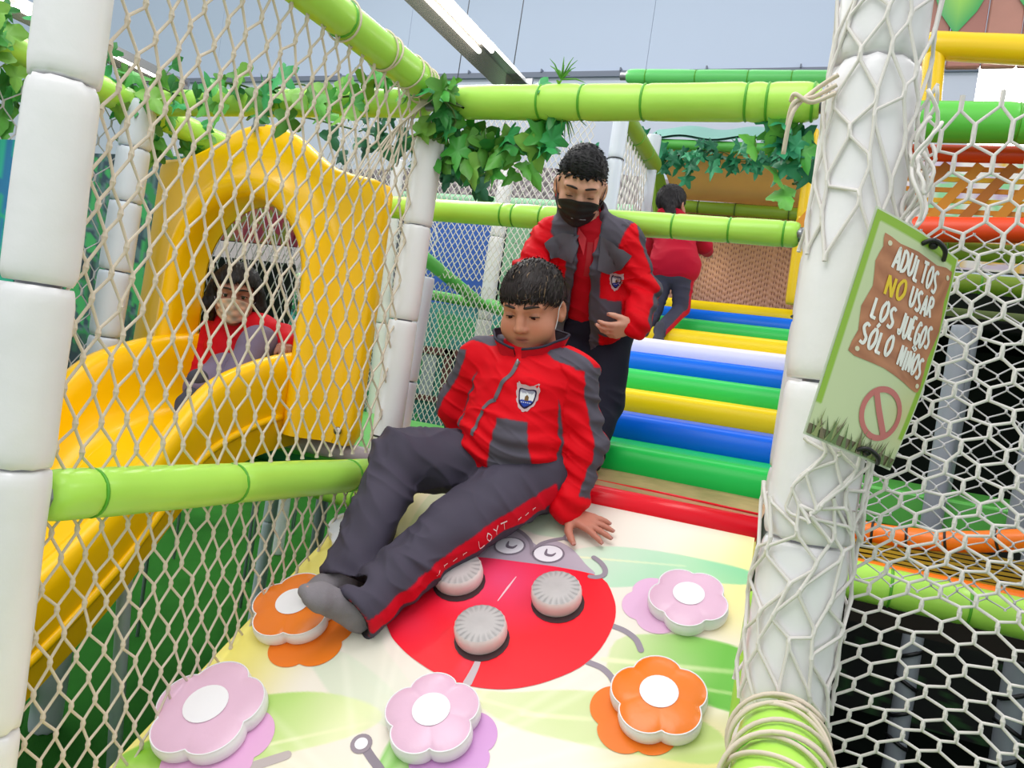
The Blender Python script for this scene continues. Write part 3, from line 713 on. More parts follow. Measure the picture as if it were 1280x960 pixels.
def sheetc(s, t):
    edge = min(s, 1-s)*.12 < .0062 or t*.26 < .009
    if t > .86 and edge: edge = False
    if edge: return (150, 190, 60)
    c = np.array([206, 218, 172.]); g = max(0, (s-.6))*max(0, 1-abs(t-.75)/.2); c = c*(1-g)+np.array([232, 190, 110])*g
    c = c+(-14 if t < .62 else 0)*np.array([0, 0, 0])
    return c
sgrid('sheet', np.linspace(0, 1, 64), np.linspace(0, 1, 90), .0, sheetc)
m = MB(); m.grid(np.array([[SP(s, t, -.0012) for s in np.linspace(-.02, 1.02, 12)] for t in np.linspace(-.01, 1.01, 12)])); m.build('laminate_back', mat('laminate', (214, 222, 196), .2), sg)
bo = [(.13, .075), (.3, .085), (.5, .075), (.75, .08), (.965, .062), (.95, .2), (.985, .33), (.94, .46), (.965, .60), (.92, .63), (.75, .615), (.5, .60), (.3, .605), (.13, .598), (.16, .5), (.12, .4), (.165, .3), (.12, .2), (.15, .13)]
def brown(u, v): return np.array([186, 122, 86])+np.array([14, 12, 10])*math.sin(v*70+math.sin(u*9)*1.5)
decal('wood_board_print', bo, .0006, brown, n=2, rings=12, parent=sg, place=SP, mt=SM)
for s, t in ((.2, .105), (.92, .098), (.2, .575), (.92, .60)):
    decal('nail_print', [(s+.022*math.cos(a), t+.011*math.sin(a)) for a in np.arange(10)*.628], .0011, ink((226, 220, 190)), n=0, rings=1, parent=sg, place=SP, mt=SM)
GL = {'A': [[(0, 1), (.42, 0), (.5, 0), (.95, 1)], [(.2, .66), (.78, .64)]], 'D': [[(.05, 0), (.05, 1)], [(.05, 0), (.6, .1), (.9, .45), (.65, .88), (.05, 1)]], 'U': [[(.05, 0), (.08, .75), (.42, 1), (.8, .75), (.85, 0)]],
      'L': [[(.1, 0), (.1, .97), (.75, .97)]], 'T': [[(0, .03), (.95, 0)], [(.48, 0), (.48, 1)]], 'O': [[(.45, 0), (.05, .4), (.15, .9), (.5, 1), (.88, .6), (.75, .1), (.42, 0)]],
      'S': [[(.8, .08), (.4, 0), (.1, .22), (.4, .48), (.78, .68), (.6, .97), (.05, .92)]], 'N': [[(.05, 1), (.05, 0)], [(.05, 0), (.8, 1)], [(.8, 1), (.82, 0)]], 'R': [[(.05, 1), (.05, 0)], [(.05, 0), (.7, .08), (.72, .42), (.1, .52)], [(.25, .52), (.85, 1)]],
      'J': [[(.7, 0), (.68, .8), (.35, 1), (.05, .8)]], 'E': [[(.8, 0), (.08, 0), (.08, 1), (.82, 1)], [(.08, .48), (.66, .46)]], 'G': [[(.82, .12), (.45, 0), (.08, .4), (.2, .9), (.6, 1), (.85, .8), (.85, .55), (.5, .55)]], 'I': [[(.3, 0), (.3, 1)]]}
WD = {'I': .55, 'J': .85}
def word(txt, s0, s1, t0, t1, c):
    tot = sum(WD.get(ch.upper().replace('Ó', 'O').replace('Ñ', 'N'), 1) for ch in txt); x = s0; k = (s1-s0)/tot
    m = MB()
    for q, ch in enumerate(txt):
        base = {'Ó': 'O', 'Ñ': 'N'}.get(ch, ch); w_ = WD.get(base, 1)*k; dt = .006*math.sin(q*2.3+len(txt))
        strokes = [[(x+a*w_*.80, t0+dt+b*(t1-t0)) for a, b in s] for s in GL[base]]
        if ch == 'Ó': strokes.append([(x+.40*w_, t0-.008), (x+.62*w_, t0-.028)])
        if ch == 'Ñ': strokes.append([(x+.08*w_, t0-.012), (x+.3*w_, t0-.026), (x+.5*w_, t0-.012), (x+.72*w_, t0-.026)])
        for s in strokes:
            P_ = spline(s, 5) if len(s) > 3 and base not in 'AE' else np.array([np.array(s[i])+(np.array(s[i+1])-s[i])*f for i in range(len(s)-1) for f in np.linspace(0, 1, 6)])
            for i in range(len(P_)-1):
                pass
            X = P_*np.array([.135, .25]); T = np.gradient(X, axis=0); T /= np.linalg.norm(T, axis=1)[:, None]+1e-9
            W = (.0026 if len(s) != 4 or base != 'Ñ' else .002)*(1+.18*np.sin(np.linspace(.3, 2.6, len(X))))
            Nn = np.stack([-T[:, 1], T[:, 0]], 1)*W[:, None]/2*(2.0 if True else 1)
            A = (X+Nn*.62)/np.array([.135, .25]); B = (X-Nn*.62)/np.array([.135, .25])
            m.grid(np.array([[SP(*a, .0016), SP(*b, .0016)] for a, b in zip(A, B)]), c)
        x += w_
    return m.build('lettering', SM, sg)
WH = (246, 244, 240)
word('ADULTOS', .28, .82, .10, .19, WH)
word('NO', .28, .50, .222, .305, (240, 204, 40)); word('USAR', .54, .84, .222, .305, WH)
word('LOS', .22, .47, .34, .425, WH); word('JUEGOS', .51, .91, .34, .435, WH)
word('SÓLO', .19, .53, .462, .55, WH); word('NIÑOS', .61, .92, .475, .565, WH)
ci = [(.64+.235*math.cos(a), .79+.125*math.sin(a)) for a in np.arange(40)*2*math.pi/40]
RED = (204, 116, 110)
P = np.array([[SP(.64+(.235-k)*math.cos(a), .79+(.125-k*.55)*math.sin(a), .0010) for k in (0, .05)] for a in np.arange(41)*2*math.pi/40]); m = MB(); m.grid(P, RED); m.build('ban_ring_print', SM, sg)
stroke('ban_slash_print', [(.50, .70), (.60, .78), (.76, .88)], .045, .0011, RED, parent=sg, place=SP, n=3, mt=SM, ends=False)
g = np.random.RandomState(3); m = MB()
for k in range(46):
    x = g.uniform(.0, 1); h_ = g.uniform(.05, .12)*(1.15-.35*abs(x-.15)); w_ = .05; l = g.uniform(-.08, .08)
    tip = 1-h_-.01; c = [(104, 128, 76), (128, 146, 92), (86, 104, 62), (150, 160, 104), (120, 110, 84)][k % 5]
    q = [(max(0, x-w_/2), 1), (min(1, x+w_/2), 1), (min(1, max(0, x+l*.4+w_*.2)), 1-h_*.5), (min(1, max(0, x+l)), tip), (min(1, max(0, x+l*.4-w_*.2)), 1-h_*.5)]
    m.add([SP(a, b, .0012+.00003*k) for a, b in q], [(0, 1, 2, 3, 4)], c)
m.build('grass_print', SM, sg, smooth=False)
m = MB(); m.grid(np.array([[SP(s, t, .0009) for s in np.linspace(0, 1, 12)] for t in (.955, 1.0)]), (112, 104, 80)); m.build('soil_print', SM, sg)
for s, t in ((.62, .02), (.62, .975)):
    p = SP(s, t, .004); m = MB(); m.tube(spline([p+np.array([-.012, -.004, .0]), p+np.array([.0, -.007, .004]), p+np.array([.012, .002, -.004]), p+np.array([.014, .02, -.012])], 5), .0028, 6); m.ball(p, .005, 8, 6)
    m.build('cable_tie', BLACK, sg)
# ------------------------------------------------------------------ what stands behind the play frame
def panel(name, label, lo, hi, m_, cat='panel', bev=.008, group=None):
    m = MB(); m.box(lo, hi, bev=bev); return tag(m.build(name, m_, auto=40), label, cat, group)
def perforated(name, label, x0, x1, y, z0, z1, m_, nx, nz, bar_w):
    m = MB(); th = .02
    for i in range(nx+1): x = x0+(x1-x0)*i/nx; m.box((x-bar_w/2, y, z0), (x+bar_w/2, y+th, z1))
    for j in range(nz+1): z = z0+(z1-z0)*j/nz; m.box((x0, y+.001, z-bar_w*.7), (x1, y+th-.001, z+bar_w*.7))
    return tag(m.build(name, m_, smooth=False), label, 'panel')
panel('dark_panel', 'charcoal base under the perforated boards', (-3.3, 5.48, 0), (-1.95, 5.54, 1.74), mat('charcoal_board', (72, 74, 82), .8))
m = MB()   # grey woven screen
P = []; cl = []
for z in np.linspace(2.72, 3.08, 26):
    r = []; 
    for x in np.linspace(-5.2, -1.25, 200): r.append((x, 6.2+.02*math.sin(x*60)*math.cos(z*70), z+.04*math.sin(x*1.7)))
    P.append(r)
P = np.array(P); k = .5+.5*np.sin(P[..., 0]*60)*np.cos(P[..., 2]*70); cc = np.array([116, 108, 112.])+k[..., None]*np.array([66, 62, 62.])
m.grid(P, cc, flip=True)
for xx in (-5.1, -3.2, -1.4): m.box((xx, 6.22, 0), (xx+.04, 6.25, 2.8), (110, 104, 108))
tag(m.build('woven_screen', mat('woven_grey', vcol=True, rough=.9)), 'grey woven screen along the far wall behind the nets', 'screen')
panel('dark_panel', 'low grey board under the woven screen', (-5.4, 6.28, 0), (-1.2, 6.34, 2.72), mat('grey_board', (108, 110, 118), .8))
bar('green_rail', 'pale green netted rail below the woven screen', (-4.9, 6.0, 2.76), (-1.6, 6.0, 2.74), .10, (.2, .4, .6, .8), mat('pale_green_vinyl', (150, 204, 160), .5))
perforated('perforated_board', 'blue perforated board behind the net', -3.25, -2.55, 5.5, 1.75, 2.52, mat('blue_board', (52, 96, 178), .6), 9, 10, .05)
perforated('perforated_board', 'green perforated board beside the blue one', -2.50, -2.0, 5.5, 1.75, 2.52, mat('soft_green_board', (138, 190, 148), .6), 4, 6, .085)
post('netted_post', 'white net covered post between blue and green boards', (-1.92, 4.0, 0), (-1.885, 4.0, 2.62), .088, (.9, 1.62, 2.1), VINYL_W)
post('padded_post', 'slim bluish post right of the masked person\'s head', (-1.10, 3.5, 0), (-1.10, 3.5, 2.72), .075, (.9, 1.6, 2.42), VINYL_B, ((2.42, BLACK),))
post('padded_post', 'far bluish post beside the climbing person', (-1.13, 4.25, 0), (-1.13, 4.25, 2.78), .085, (.9, 1.6, 2.3), VINYL_B, ((2.33, BLACK), (2.2, BLACK)))
post('netted_post', 'netted white post behind the net, right of the slide panel', (-2.0, 3.2, 0), (-2.10, 3.2, 2.3), .062, (.8, 1.5), VINYL_W)
post('netted_post', 'white netted post seen through the slide opening', (-3.05, 3.9, 0), (-3.03, 3.9, 2.3), .07, (.8, 1.5), VINYL_W)

# teal mural with a printed hut window
mu = thing('mural_panel', 'teal jungle mural with a brown window behind the net', 'mural', (-2.4, 4.6, 0))
nx, nz = 90, 110
X = np.linspace(-3.0, -1.7, nx); Z = np.linspace(.2, 1.73, nz); XX, ZZ = np.meshgrid(X, Z)
a = vnoise(np.stack([XX*5+ZZ*3, ZZ*7, XX*0], -1)); b = vnoise(np.stack([XX*14, ZZ*4+XX*9, XX*0+4], -1))
cc = np.array([70, 150, 142.])+(a[..., None]-.5)*np.array([60, 70, 40])+(b[..., None]-.5)*np.array([40, 60, 70.])
g_ = (a*.6+b*.6 > .72)[..., None]; cc = np.where(g_, np.array([64, 164, 110.]), cc); d_ = (a*.5+b*.5 < .28)[..., None]; cc = np.where(d_, np.array([40, 84, 104.]), cc)
low = (ZZ < 1.0+.1*a)[..., None]; cc = np.where(low & (b > .45)[..., None], np.array([50, 158, 84.]), cc)
m = MB(); m.grid(np.stack([XX, ZZ*0+4.58, ZZ], -1), cc, flip=True)
m.build('mural_print', mat('mural_ink', vcol=True, rough=.6), mu)
m = MB(); m.box((-3.0, 4.585, .2), (-1.7, 4.62, 1.73)); m.build('mural_board', GREYPIPE, mu, smooth=False)
BR_ = mat('mural_brown', (104, 58, 56), .6)
m = MB()
for lo, hi in [((-2.74, 4.55, 1.38), (-2.28, 4.575, 1.43)), ((-2.72, 4.55, 1.06), (-2.30, 4.575, 1.10)), ((-2.72, 4.55, 1.06), (-2.67, 4.575, 1.43)), ((-2.42, 4.55, 1.06), (-2.36, 4.575, 1.43))]: m.box(lo, hi)
m.build('window_frame_print', BR_, mu, smooth=False)
m = MB(); m.box((-2.58, 4.56, 1.1), (-2.48, 4.574, 1.38)); m.build('window_light_print', mat('mural_grey', (168, 178, 186), .6), mu, smooth=False)

# left edge: painted jungle curtain, dark nets, far bits
def mural(name, label, x0, x1, y, z0, z1, cols, seed, cat='mural'):
    X = np.linspace(x0, x1, 60); Z = np.linspace(z0, z1, 80); XX, ZZ = np.meshgrid(X, Z)
    a = vnoise(np.stack([XX*16+ZZ*6, ZZ*9+seed, XX*0+seed], -1)); b = vnoise(np.stack([XX*38, ZZ*14+XX*12, XX*0+seed*3], -1))
    w = a*.55+b*.45; i = np.clip(((w-.22)/.56*len(cols)).astype(int), 0, len(cols)-1); cc = np.array(cols, float)[i]
    m = MB(); m.grid(np.stack([XX, ZZ*0+y, ZZ], -1), cc, flip=True); m.box((x0, y+.01, z0), (x1, y+.04, z1), cols[0])
    return tag(m.build(name, mat('mural_ink', vcol=True, rough=.6), smooth=False), label, cat)
mural('mural_panel', 'dark green jungle mural behind the left post', -3.5, -2.48, 2.4, 1.08, 2.06, [(30, 54, 62), (44, 92, 74), (40, 140, 76), (86, 120, 120), (40, 70, 84), (58, 170, 92)], 3)
mural('mural_panel', 'bright teal mural at the far left edge', -2.9, -2.02, 1.35, .95, 1.80, [(10, 120, 110), (22, 160, 130), (30, 180, 150), (20, 120, 170), (24, 168, 130)], 5)
mural('mural_panel', 'red brown printed panel behind the slide arch', -3.4, -2.75, 3.3, 1.85, 2.3, [(120, 20, 44), (140, 60, 50), (110, 120, 30), (130, 30, 50)], 7)
mural('mural_panel', 'black and green panel seen through the slide opening', -4.7, -3.2, 4.3, .7, 1.70, [(34, 40, 42), (30, 34, 38), (60, 160, 100), (40, 60, 60), (70, 180, 180)], 9)
panel('grey_screen', 'pinkish grey screen behind the slide opening', (-4.9, 4.4, 1.62), (-3.35, 4.44, 2.5), mat('pink_grey', (196, 184, 186), .8))
bar('green_rail', 'pale green rail with red specks seen through the slide opening', (-4.4, 4.1, 1.76), (-3.05, 4.1, 1.75), .07, (.3, .6), mat('pale_green_vinyl2', (168, 216, 150), .5))
bar('green_rail', 'short green rail left of the slide panel', (-2.95, 2.6, 1.98), (-2.4, 2.6, 1.97), .08, (.5,), mat('pale_green_vinyl2', (168, 216, 150)))
panel('dark_panel', 'black netted partition left of the slide panel', (-3.4, 2.96, 1.1), (-2.45, 3.0, 1.72), DARK)
panel('dark_panel', 'dark grey panel under the far play frame', (-3.3, 5.6, 0), (-1.12, 5.65, .75), mat('dark_grey_panel', (70, 84, 78), .8))  # plain dark grey panel
bar('green_rail', 'slim green rail low under the play frame', (-2.9, 4.6, .62), (-1.6, 4.0, .58), .05, (.4,), mat('leaf_green_vinyl', (70, 180, 70), .4))
post('grey_post', 'white leg standing on the turf behind the lime bar', (-2.35, 2.9, 0), (-2.33, 2.9, .98), .06, (.5,), VINYL_B)
m = MB(); m.box((-1.55, 2.35, 0), (-1.50, 2.40, 1.0)); m.box((-1.48, 2.36, 0), (-1.43, 2.41, 1.0))
tag(m.build('grey_post', GREYPIPE, smooth=False), 'pair of square grey legs behind the lower net', 'post')
post('grey_post', 'short white leg far back under the frame', (-2.6, 4.4, 0), (-2.6, 4.4, .95), .07, (.5,), VINYL_B)
bar('lime_bar', 'lime roller lying on the turf at the lower left corner', (-2.4, 1.75, .18), (-2.0, 1.45, .18), .12, (.5,), GREEN2)

# ---- the hut at the top of the steps
hut = thing('hut', 'wicker walled hut with orange panel and teal roof above the striped steps', 'hut', (-.7, 5.1, 0))
P = []; cl = []
X = np.linspace(-1.25, -.06, 230); Z = np.linspace(1.9, 2.62, 150); XX, ZZ = np.meshgrid(X, Z)
colm = np.sin(XX*2*math.pi/.036); tw = np.sin(ZZ*2*math.pi/.036+np.where(np.floor(XX/.036) % 2 > 0, math.pi, 0)); h_ = .006*np.abs(colm)*(1+.5*tw)
hole = (np.abs(colm) < .42) & (tw < -.15)
n_ = vnoise(np.stack([XX*6, ZZ*6, XX*0], -1)); gz = np.clip((ZZ-1.95)/.5, 0, 1)
cc = (np.array([186, 146, 136.])*(1-gz[..., None])+np.array([196, 146, 100.])*gz[..., None])*(.84+.3*n_[..., None])
cc = np.where(hole[..., None], np.array([104, 60, 58.]), cc)
m = MB(); m.grid(np.stack([XX, 5.08-h_, ZZ], -1), cc, flip=True); m.box((-1.25, 5.09, 1.9), (-.06, 5.12, 2.62), (120, 80, 70))
m.build('wicker_wall', mat('wicker', vcol=True, rough=.75), hut)
m = MB(); sleeve(m, (-1.2, 4.98, 2.565), (-.27, 4.98, 2.545), .038, (.25, .5, .85)); m.build('olive_roll', OLIVE, hut)
for f in (.25, .5, .85):
    m = MB(); ring(m, (-1.2+.93*f, 4.98, 2.565-.02*f), (1, 0, 0), .038, .004); m.build('cable_tie', mat('olive_tie', (70, 96, 26), .5), hut)
m = MB(); V = [(-1.14, 5.04, 2.62), (-.24, 5.04, 2.60), (-.28, 4.75, 2.84), (-1.24, 4.75, 2.87)]
m.add(V+[(a, b+.03, c+.02) for a, b, c in V], [(0, 1, 2, 3), (7, 6, 5, 4), (0, 4, 5, 1), (1, 5, 6, 2), (2, 6, 7, 3), (3, 7, 4, 0)])
m.build('orange_panel', mat('orange_board', (246, 184, 112), .5, vary=(4, .06)), hut, smooth=False)
m = MB(); V = [(-1.14, 5.04, 2.55), (-1.24, 4.75, 2.87), (-1.34, 4.9, 2.84), (-1.26, 5.1, 2.45)]; m.add(V, [(0, 1, 2, 3), (3, 2, 1, 0)]); m.build('side_flap', OLIVE, hut, smooth=False)
m = MB(); sleeve(m, (-1.25, 4.7, 2.875), (-.2, 4.7, 2.85), .032, (.3, .6)); m.build('eave_roll', GREEN2, hut)
P = np.array([[(x, 4.66+.5*t, 2.91+.19*math.sin(t*1.6)-.04*max(0, (abs(x+.9)-.3))**2*4+.012*math.sin(x*16)) for x in np.linspace(-1.28, -.15, 30)] for t in np.linspace(0, 1, 8)])
m = MB(); m.grid(P); m.grid(P-np.array([0, 0, .015]), flip=True); m.build('roof', mat('teal_roof', (118, 172, 156), .35), hut)
m = MB(); sleeve(m, (-.30, 4.62, 1.95), (-.315, 4.62, 2.95), .03, (.5,)); m.build('yellow_upright', mat('yellow_vinyl', (248, 206, 20), .3), hut)

# ---- right hand side, behind the net
YV = mat('yellow_vinyl', (248, 206, 20), .3); REDV = mat('red_orange_vinyl', (232, 70, 20), .35); ORV = mat('orange_vinyl', (252, 124, 24), .3, bump=(16, .2, .005)); GRNV = mat('bright_green_vinyl', (96, 200, 70), .3, bump=(16, .2, .005))
bar('lime_bar', 'lime padded bar low behind the right net, above the dark gap', (.02, 1.85, 1.035), (1.5, 1.85, 1.02), .084, (.10, .2, .45, .7))
tr = thing('trampoline_edge', 'orange padded bed edge with olive straps behind the right net', 'play bed', (.6, 2.2, 1.0))
pts = spline([(.03, 2.0, 1.125), (.15, 1.99, 1.125), (.3, 1.97, 1.145), (.45, 1.93, 1.19), (.7, 1.9, 1.25)], 6)
m = MB(); m.tube(pts, .024, 14); m.build('edge_roll', ORV, tr)
for k in (5, 8, 11, 15):
    m = MB(); ring(m, pts[k], pts[k+1]-pts[k], .0245, .003); m.build('strap_tie', BLACK, tr)
m = MB(); m.tube(spline([(.03, 1.93, 1.04), (.15, 1.92, 1.045), (.35, 1.90, 1.05), (.7, 1.9, 1.06)], 6), .026, 14); m.build('lower_roll', ORV, tr)
OST = mat('olive_strap', (196, 168, 44), .6)
for k in range(7):
    z = 1.058+.0095*k; m = MB()
    P = np.array([[(x, 1.965+.004*k, z+.01*(x-.03)+.0007*math.sin(x*40+k)+dz) for x in np.linspace(.03, .75, 24)] for dz in (0, .0072)]); m.grid(P, flip=True); m.build('strap', OST, tr)
m = MB(); m.box((.02, 2.03, .9), (.9, 2.05, 1.11)); m.build('bed_board', mat('bed_dark', (36, 26, 22), .8), tr, smooth=False)
bar('green_tube', 'fat green tube behind the net near the yellow frame', (.05, 2.5, 2.265), (1.6, 2.5, 2.25), .115, (.2, .6), GRNV)
bar('pale_tube', 'pale green tube under the bright gap of the yellow frame', (.12, 3.2, 2.53), (1.6, 3.2, 2.5), .10, (.5,), mat('very_pale_green', (214, 232, 190), .4))
bar('red_tube', 'red padded tube above the orange webbing', (.05, 2.6, 2.205), (1.6, 2.6, 2.20), .05, (), REDV, REDV)
bar('orange_tube', 'red orange padded tube below the orange webbing', (.05, 2.45, 1.935), (1.6, 2.35, 1.99), .07, (.3,), REDV, REDV)
bar('olive_tube', 'upper olive padded tube behind the right net', (.05, 2.5, 1.895), (1.6, 2.5, 1.90), .05, (.12, .3, .6), OLIVE)
bar('olive_tube', 'middle olive padded tube behind the right net', (.05, 2.7, 1.84), (1.6, 2.7, 1.83), .06, (.2, .5), OLIVE)
bar('olive_tube', 'lowest olive padded tube behind the right net', (.05, 2.8, 1.74), (1.6, 2.8, 1.73), .07, (.2, .5), mat('dark_olive', (84, 104, 36), .6))
yf = thing('inflatable_frame', 'yellow puffy frame at the top right with a bright gap', 'frame', (.6, 3.0, 2.6))
m = MB(); sleeve(m, (.12, 3.0, 2.705), (1.6, 3.0, 2.58), .048, (.25, .5)); m.build('top_roll', YV, yf)
m = MB(); sleeve(m, (.165, 3.0, 2.46), (.15, 3.0, 2.70), .036, ()); m.build('upright_roll', YV, yf)
pb_ = thing('plank_sign', 'brown plank board with painted leaves at the top right', 'board', (.7, 3.5, 2.8))
PK = [mat('plank_%d' % i, c, .6, vary=(6, .12)) for i, c in enumerate([(172, 122, 112), (166, 114, 106), (178, 128, 116)])]
for k in range(10):
    x0 = .10+.125*k; m = MB(); m.box((x0, 3.5, 2.83), (x0+.121, 3.53, 3.7), bev=.006); m.build('plank', PK[k % 3], pb_, auto=30)
for x, z, s in ((.24, 3.13, 1), (.50, 3.15, .8), (.75, 3.12, 1)):
    m = MB(); q = [(0, -.17), (.05, -.08), (.075, 0), (.06, .09), (0, .14), (-.06, .09), (-.075, 0), (-.05, -.08)]
    V = [(x, 3.488, z-.01)]+[(x+a*s*1.3, 3.494, z+b*s) for a, b in q]; m.add(V, [(0, 1+i, 1+(i+1) % 8) for i in range(8)], np.array([(160, 214, 90)]+[(60, 160, 90)]*8)); m.build('leaf_print', PRINT, pb_)
wb = thing('orange_webbing', 'orange and yellow strap webbing behind the right net', 'webbing', (.6, 2.55, 2.0))
OW = [mat('webbing_orange', (216, 140, 16), .5), mat('webbing_yellow', (240, 190, 20), .5), mat('webbing_dark', (184, 108, 8), .5)]
for k in range(8):
    z = 2.165-.032*k; m = MB(); m.box((.03, 2.62, z-.007), (1.6, 2.625, z+.007)); m.build('strap', OW[k % 2], wb, smooth=False)
for k in range(22):
    x = -.12+.085*k; a = math.radians(34); R3 = np.array([[math.cos(a), 0, math.sin(a)], [0, 1, 0], [-math.sin(a), 0, math.cos(a)]])
    m = MB(); m.box((x-.014, 2.607, 2.055-.145), (x+.014, 2.612, 2.055+.145), rot=R3); m.build('strap', OW[2 if k % 2 else 0], wb, smooth=False)
mural('ball_pit_backdrop', 'pale striped backdrop behind the orange webbing', .0, 1.8, 3.1, 1.95, 2.35, [(236, 236, 240), (196, 180, 220), (150, 220, 170), (240, 240, 244), (220, 210, 236), (230, 190, 60)], 4, 'backdrop')
panel('dark_panel', 'near black sheet standing in for shade behind the right net', (-.04, 3.5, 0), (2.2, 3.55, 1.95), DARK)  # sheet added; its near black colour is the shade beneath the structure
panel('dark_panel', 'near black side sheet standing in for shade far to the right', (2.2, 1.2, 0), (2.25, 3.55, 1.95), DARK)  # side of the added dark box, shade put into its colour
panel('shade_lid', 'near black sheet standing in for shade over the space on the right', (-.04, 2.75, 1.70), (2.2, 3.55, 1.74), DARKV)  # lid of the added dark box, coloured as shade
panel('shade_floor_sheet', 'black sheet standing in for shade on the floor behind the right net', (-.04, 1.15, .001), (2.2, 3.5, .02), DARKV, 'mat')  # floor shade laid down as a black sheet
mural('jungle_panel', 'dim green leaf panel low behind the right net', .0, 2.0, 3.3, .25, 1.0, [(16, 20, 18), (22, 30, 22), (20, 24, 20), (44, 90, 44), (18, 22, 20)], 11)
panel('green_pad', 'green pad behind the orange bed edge', (.02, 2.5, 1.08), (.75, 2.9, 1.19), GREEN2, 'pad')
for x, y, w_, lab in ((.30, 2.45, .055, 'grey post with black straps, nearer the sign post'), (.52, 2.3, .06, 'grey post with black straps, second from the sign post')):
    t = post('strapped_post', lab+', in the dark gap', (x, y, 0), (x, y, 1.68), w_, (.5, 1.0), GREYPIPE)
    for k in range(7):
        m = MB(); z = .32+.085*k; ring(m, (x, y, z), (.5*(-1)**k, .2, 1), w_/2*1.08, .006, 14); m.build('strap', BLACK, t)
post('grey_post', 'pale grey post above the orange bed edge', (.33, 2.6, 1.12), (.34, 2.6, 1.7), .05, (), GREYPIPE)
post('grey_post', 'pale grey post right of the bed edge, partly cut by the frame', (.50, 2.45, 1.12), (.51, 2.45, 1.7), .05, (), GREYPIPE)
m = MB(); m.box((.5, 4.6, 2.85), (1.4, 4.62, 3.25)); m.box((.46, 4.62, 2.8), (1.44, 4.66, 3.3))
tag(m.build('flood_lamp', mat('lit_tube', emit=9), smooth=False), 'glaring white lamp panel behind the yellow frame', 'lamp')

# ------------------------------------------------------------------ leaf garlands
def leaf_mesh(name, m_, lobes, seed):
    g = np.random.RandomState(seed); t = np.linspace(-math.pi*.92, math.pi*.92, 31)
    r = .42+.58*(1-np.abs(((t*lobes/(2*math.pi)+.5) % 1)-.5)*2)**1.15; r = r*(1-.28*np.abs(t)/math.pi)*(1+.06*np.cos(t*23))
    V = [(0, 0, .0)]+[(r[i]*math.sin(t[i])*.62, -r[i]*math.cos(t[i])*.75+.12, -.35*abs(r[i]*math.sin(t[i]))**1.3+.06*math.sin(t[i]*lobes)+g.uniform(-.03, .03)) for i in range(len(t))]
    me = bpy.data.meshes.new(name); me.from_pydata(V, [], [(0, i, i+1) for i in range(1, len(t))]+[(0, len(t), 1)])
    me.materials.append(m_); me.polygons.foreach_set('use_smooth', [True]*len(me.polygons)); return me
LM = []
for i, c in enumerate([(70, 158, 58), (96, 172, 66), (44, 122, 50), (122, 178, 70), (58, 160, 88), (80, 140, 48)]):
    LM.append(leaf_mesh('leaf', mat('leaf_%d' % i, c, .45, .4, vary=(2, .2)), (5, 3, 5, 3, 5, 4)[i], i))
LB = [leaf_mesh('leaf', mat('leafb_%d' % i, c, .45, .4, vary=(2, .2)), 5, i+9) for i, c in enumerate([(44, 140, 96), (60, 160, 110), (30, 112, 76)])]
LDK = [leaf_mesh('leaf', mat('leafd_%d' % i, c, .5, .3, vary=(2, .2)), 3, i+19) for i, c in enumerate([(30, 84, 60), (40, 100, 66)])]
def garland(label, path, n, size, spread, seed, pool=LM, face=(.3, -.9, .1), down=.5, cat='garland', sprigs=0, rad=.05):
    g = random.Random(seed); P = spline(path, 8); c = P.mean(0)
    t = thing('leaf_garland', label, cat, tuple(c)); m = MB()
    m.tube(P+np.array([[.02*math.sin(i*1.1), .02*math.cos(i*.9), .02*math.sin(i*.7)] for i in range(len(P))]), .003, 5)
    m.build('vine_stem', mat('vine_stem', (70, 100, 40), .6), t)
    for k in range(n):
        q = g.random()*(len(P)-1.001); i = int(q); p = P[i]+(P[i+1]-P[i])*(q-i)
        off = np.array([g.gauss(0, spread*.6), g.gauss(0, spread*.5)-rad*.7, g.gauss(0, spread)-abs(g.gauss(0, spread))*down])
        N_ = Vector((face[0]+g.gauss(0, .45), face[1]+g.gauss(0, .45), face[2]+g.gauss(0, .45))).normalized()
        tip = Vector((g.gauss(0, .5), g.gauss(0, .3), -1+g.gauss(0, .4))); tip = (tip-N_*tip.dot(N_)).normalized(); x = (-tip).cross(N_)
        s = size*g.uniform(.7, 1.35)
        M3 = Matrix((x, -tip, N_)).transposed().to_4x4(); M3.translation = Vector(p+off-c)
        o = bpy.data.objects.new('leaf', g.choice(pool)); C.objects.link(o); o.parent = t; o.matrix_local = M3@Matrix.Scale(s, 4)
    for k in range(sprigs):
        p = P[int((k+.5)/sprigs*(len(P)-1))]; m = MB()
        for q in range(16):
            d = np.array([g.gauss(0, .5), g.gauss(0, .3), g.uniform(.1, 1)*(1 if k % 2 == 0 else -.8)]); d = d/np.linalg.norm(d)*g.uniform(.03, .07)
            m.tube([p+np.array([0, 0, .04 if k % 2 == 0 else -.04]), p+d*.6+np.array([0, 0, .04 if k % 2 == 0 else -.04]), p+d+np.array([0, 0, .03 if k % 2 == 0 else -.05])], [.0025, .002, .0006], 4)
        m.build('sprig', mat('sprig_green', (90, 150, 60), .6), t)
    return t
garland('leafy garland draped along the overhead bar at upper left', [(-2.08, 1.2, 2.05), (-2.12, 1.55, 2.06), (-2.17, 1.95, 2.04), (-2.2, 2.2, 2.03)], 70, .075, .05, 1, face=(.8, -.6, .1))
garland('leafy garland wound along the rail above the slide', [(-2.12, 1.75, 2.09), (-1.85, 1.74, 2.07), (-1.6, 1.73, 2.08), (-1.38, 1.74, 2.07), (-1.12, 1.74, 2.08)], 44, .07, .036, 2, down=.9)
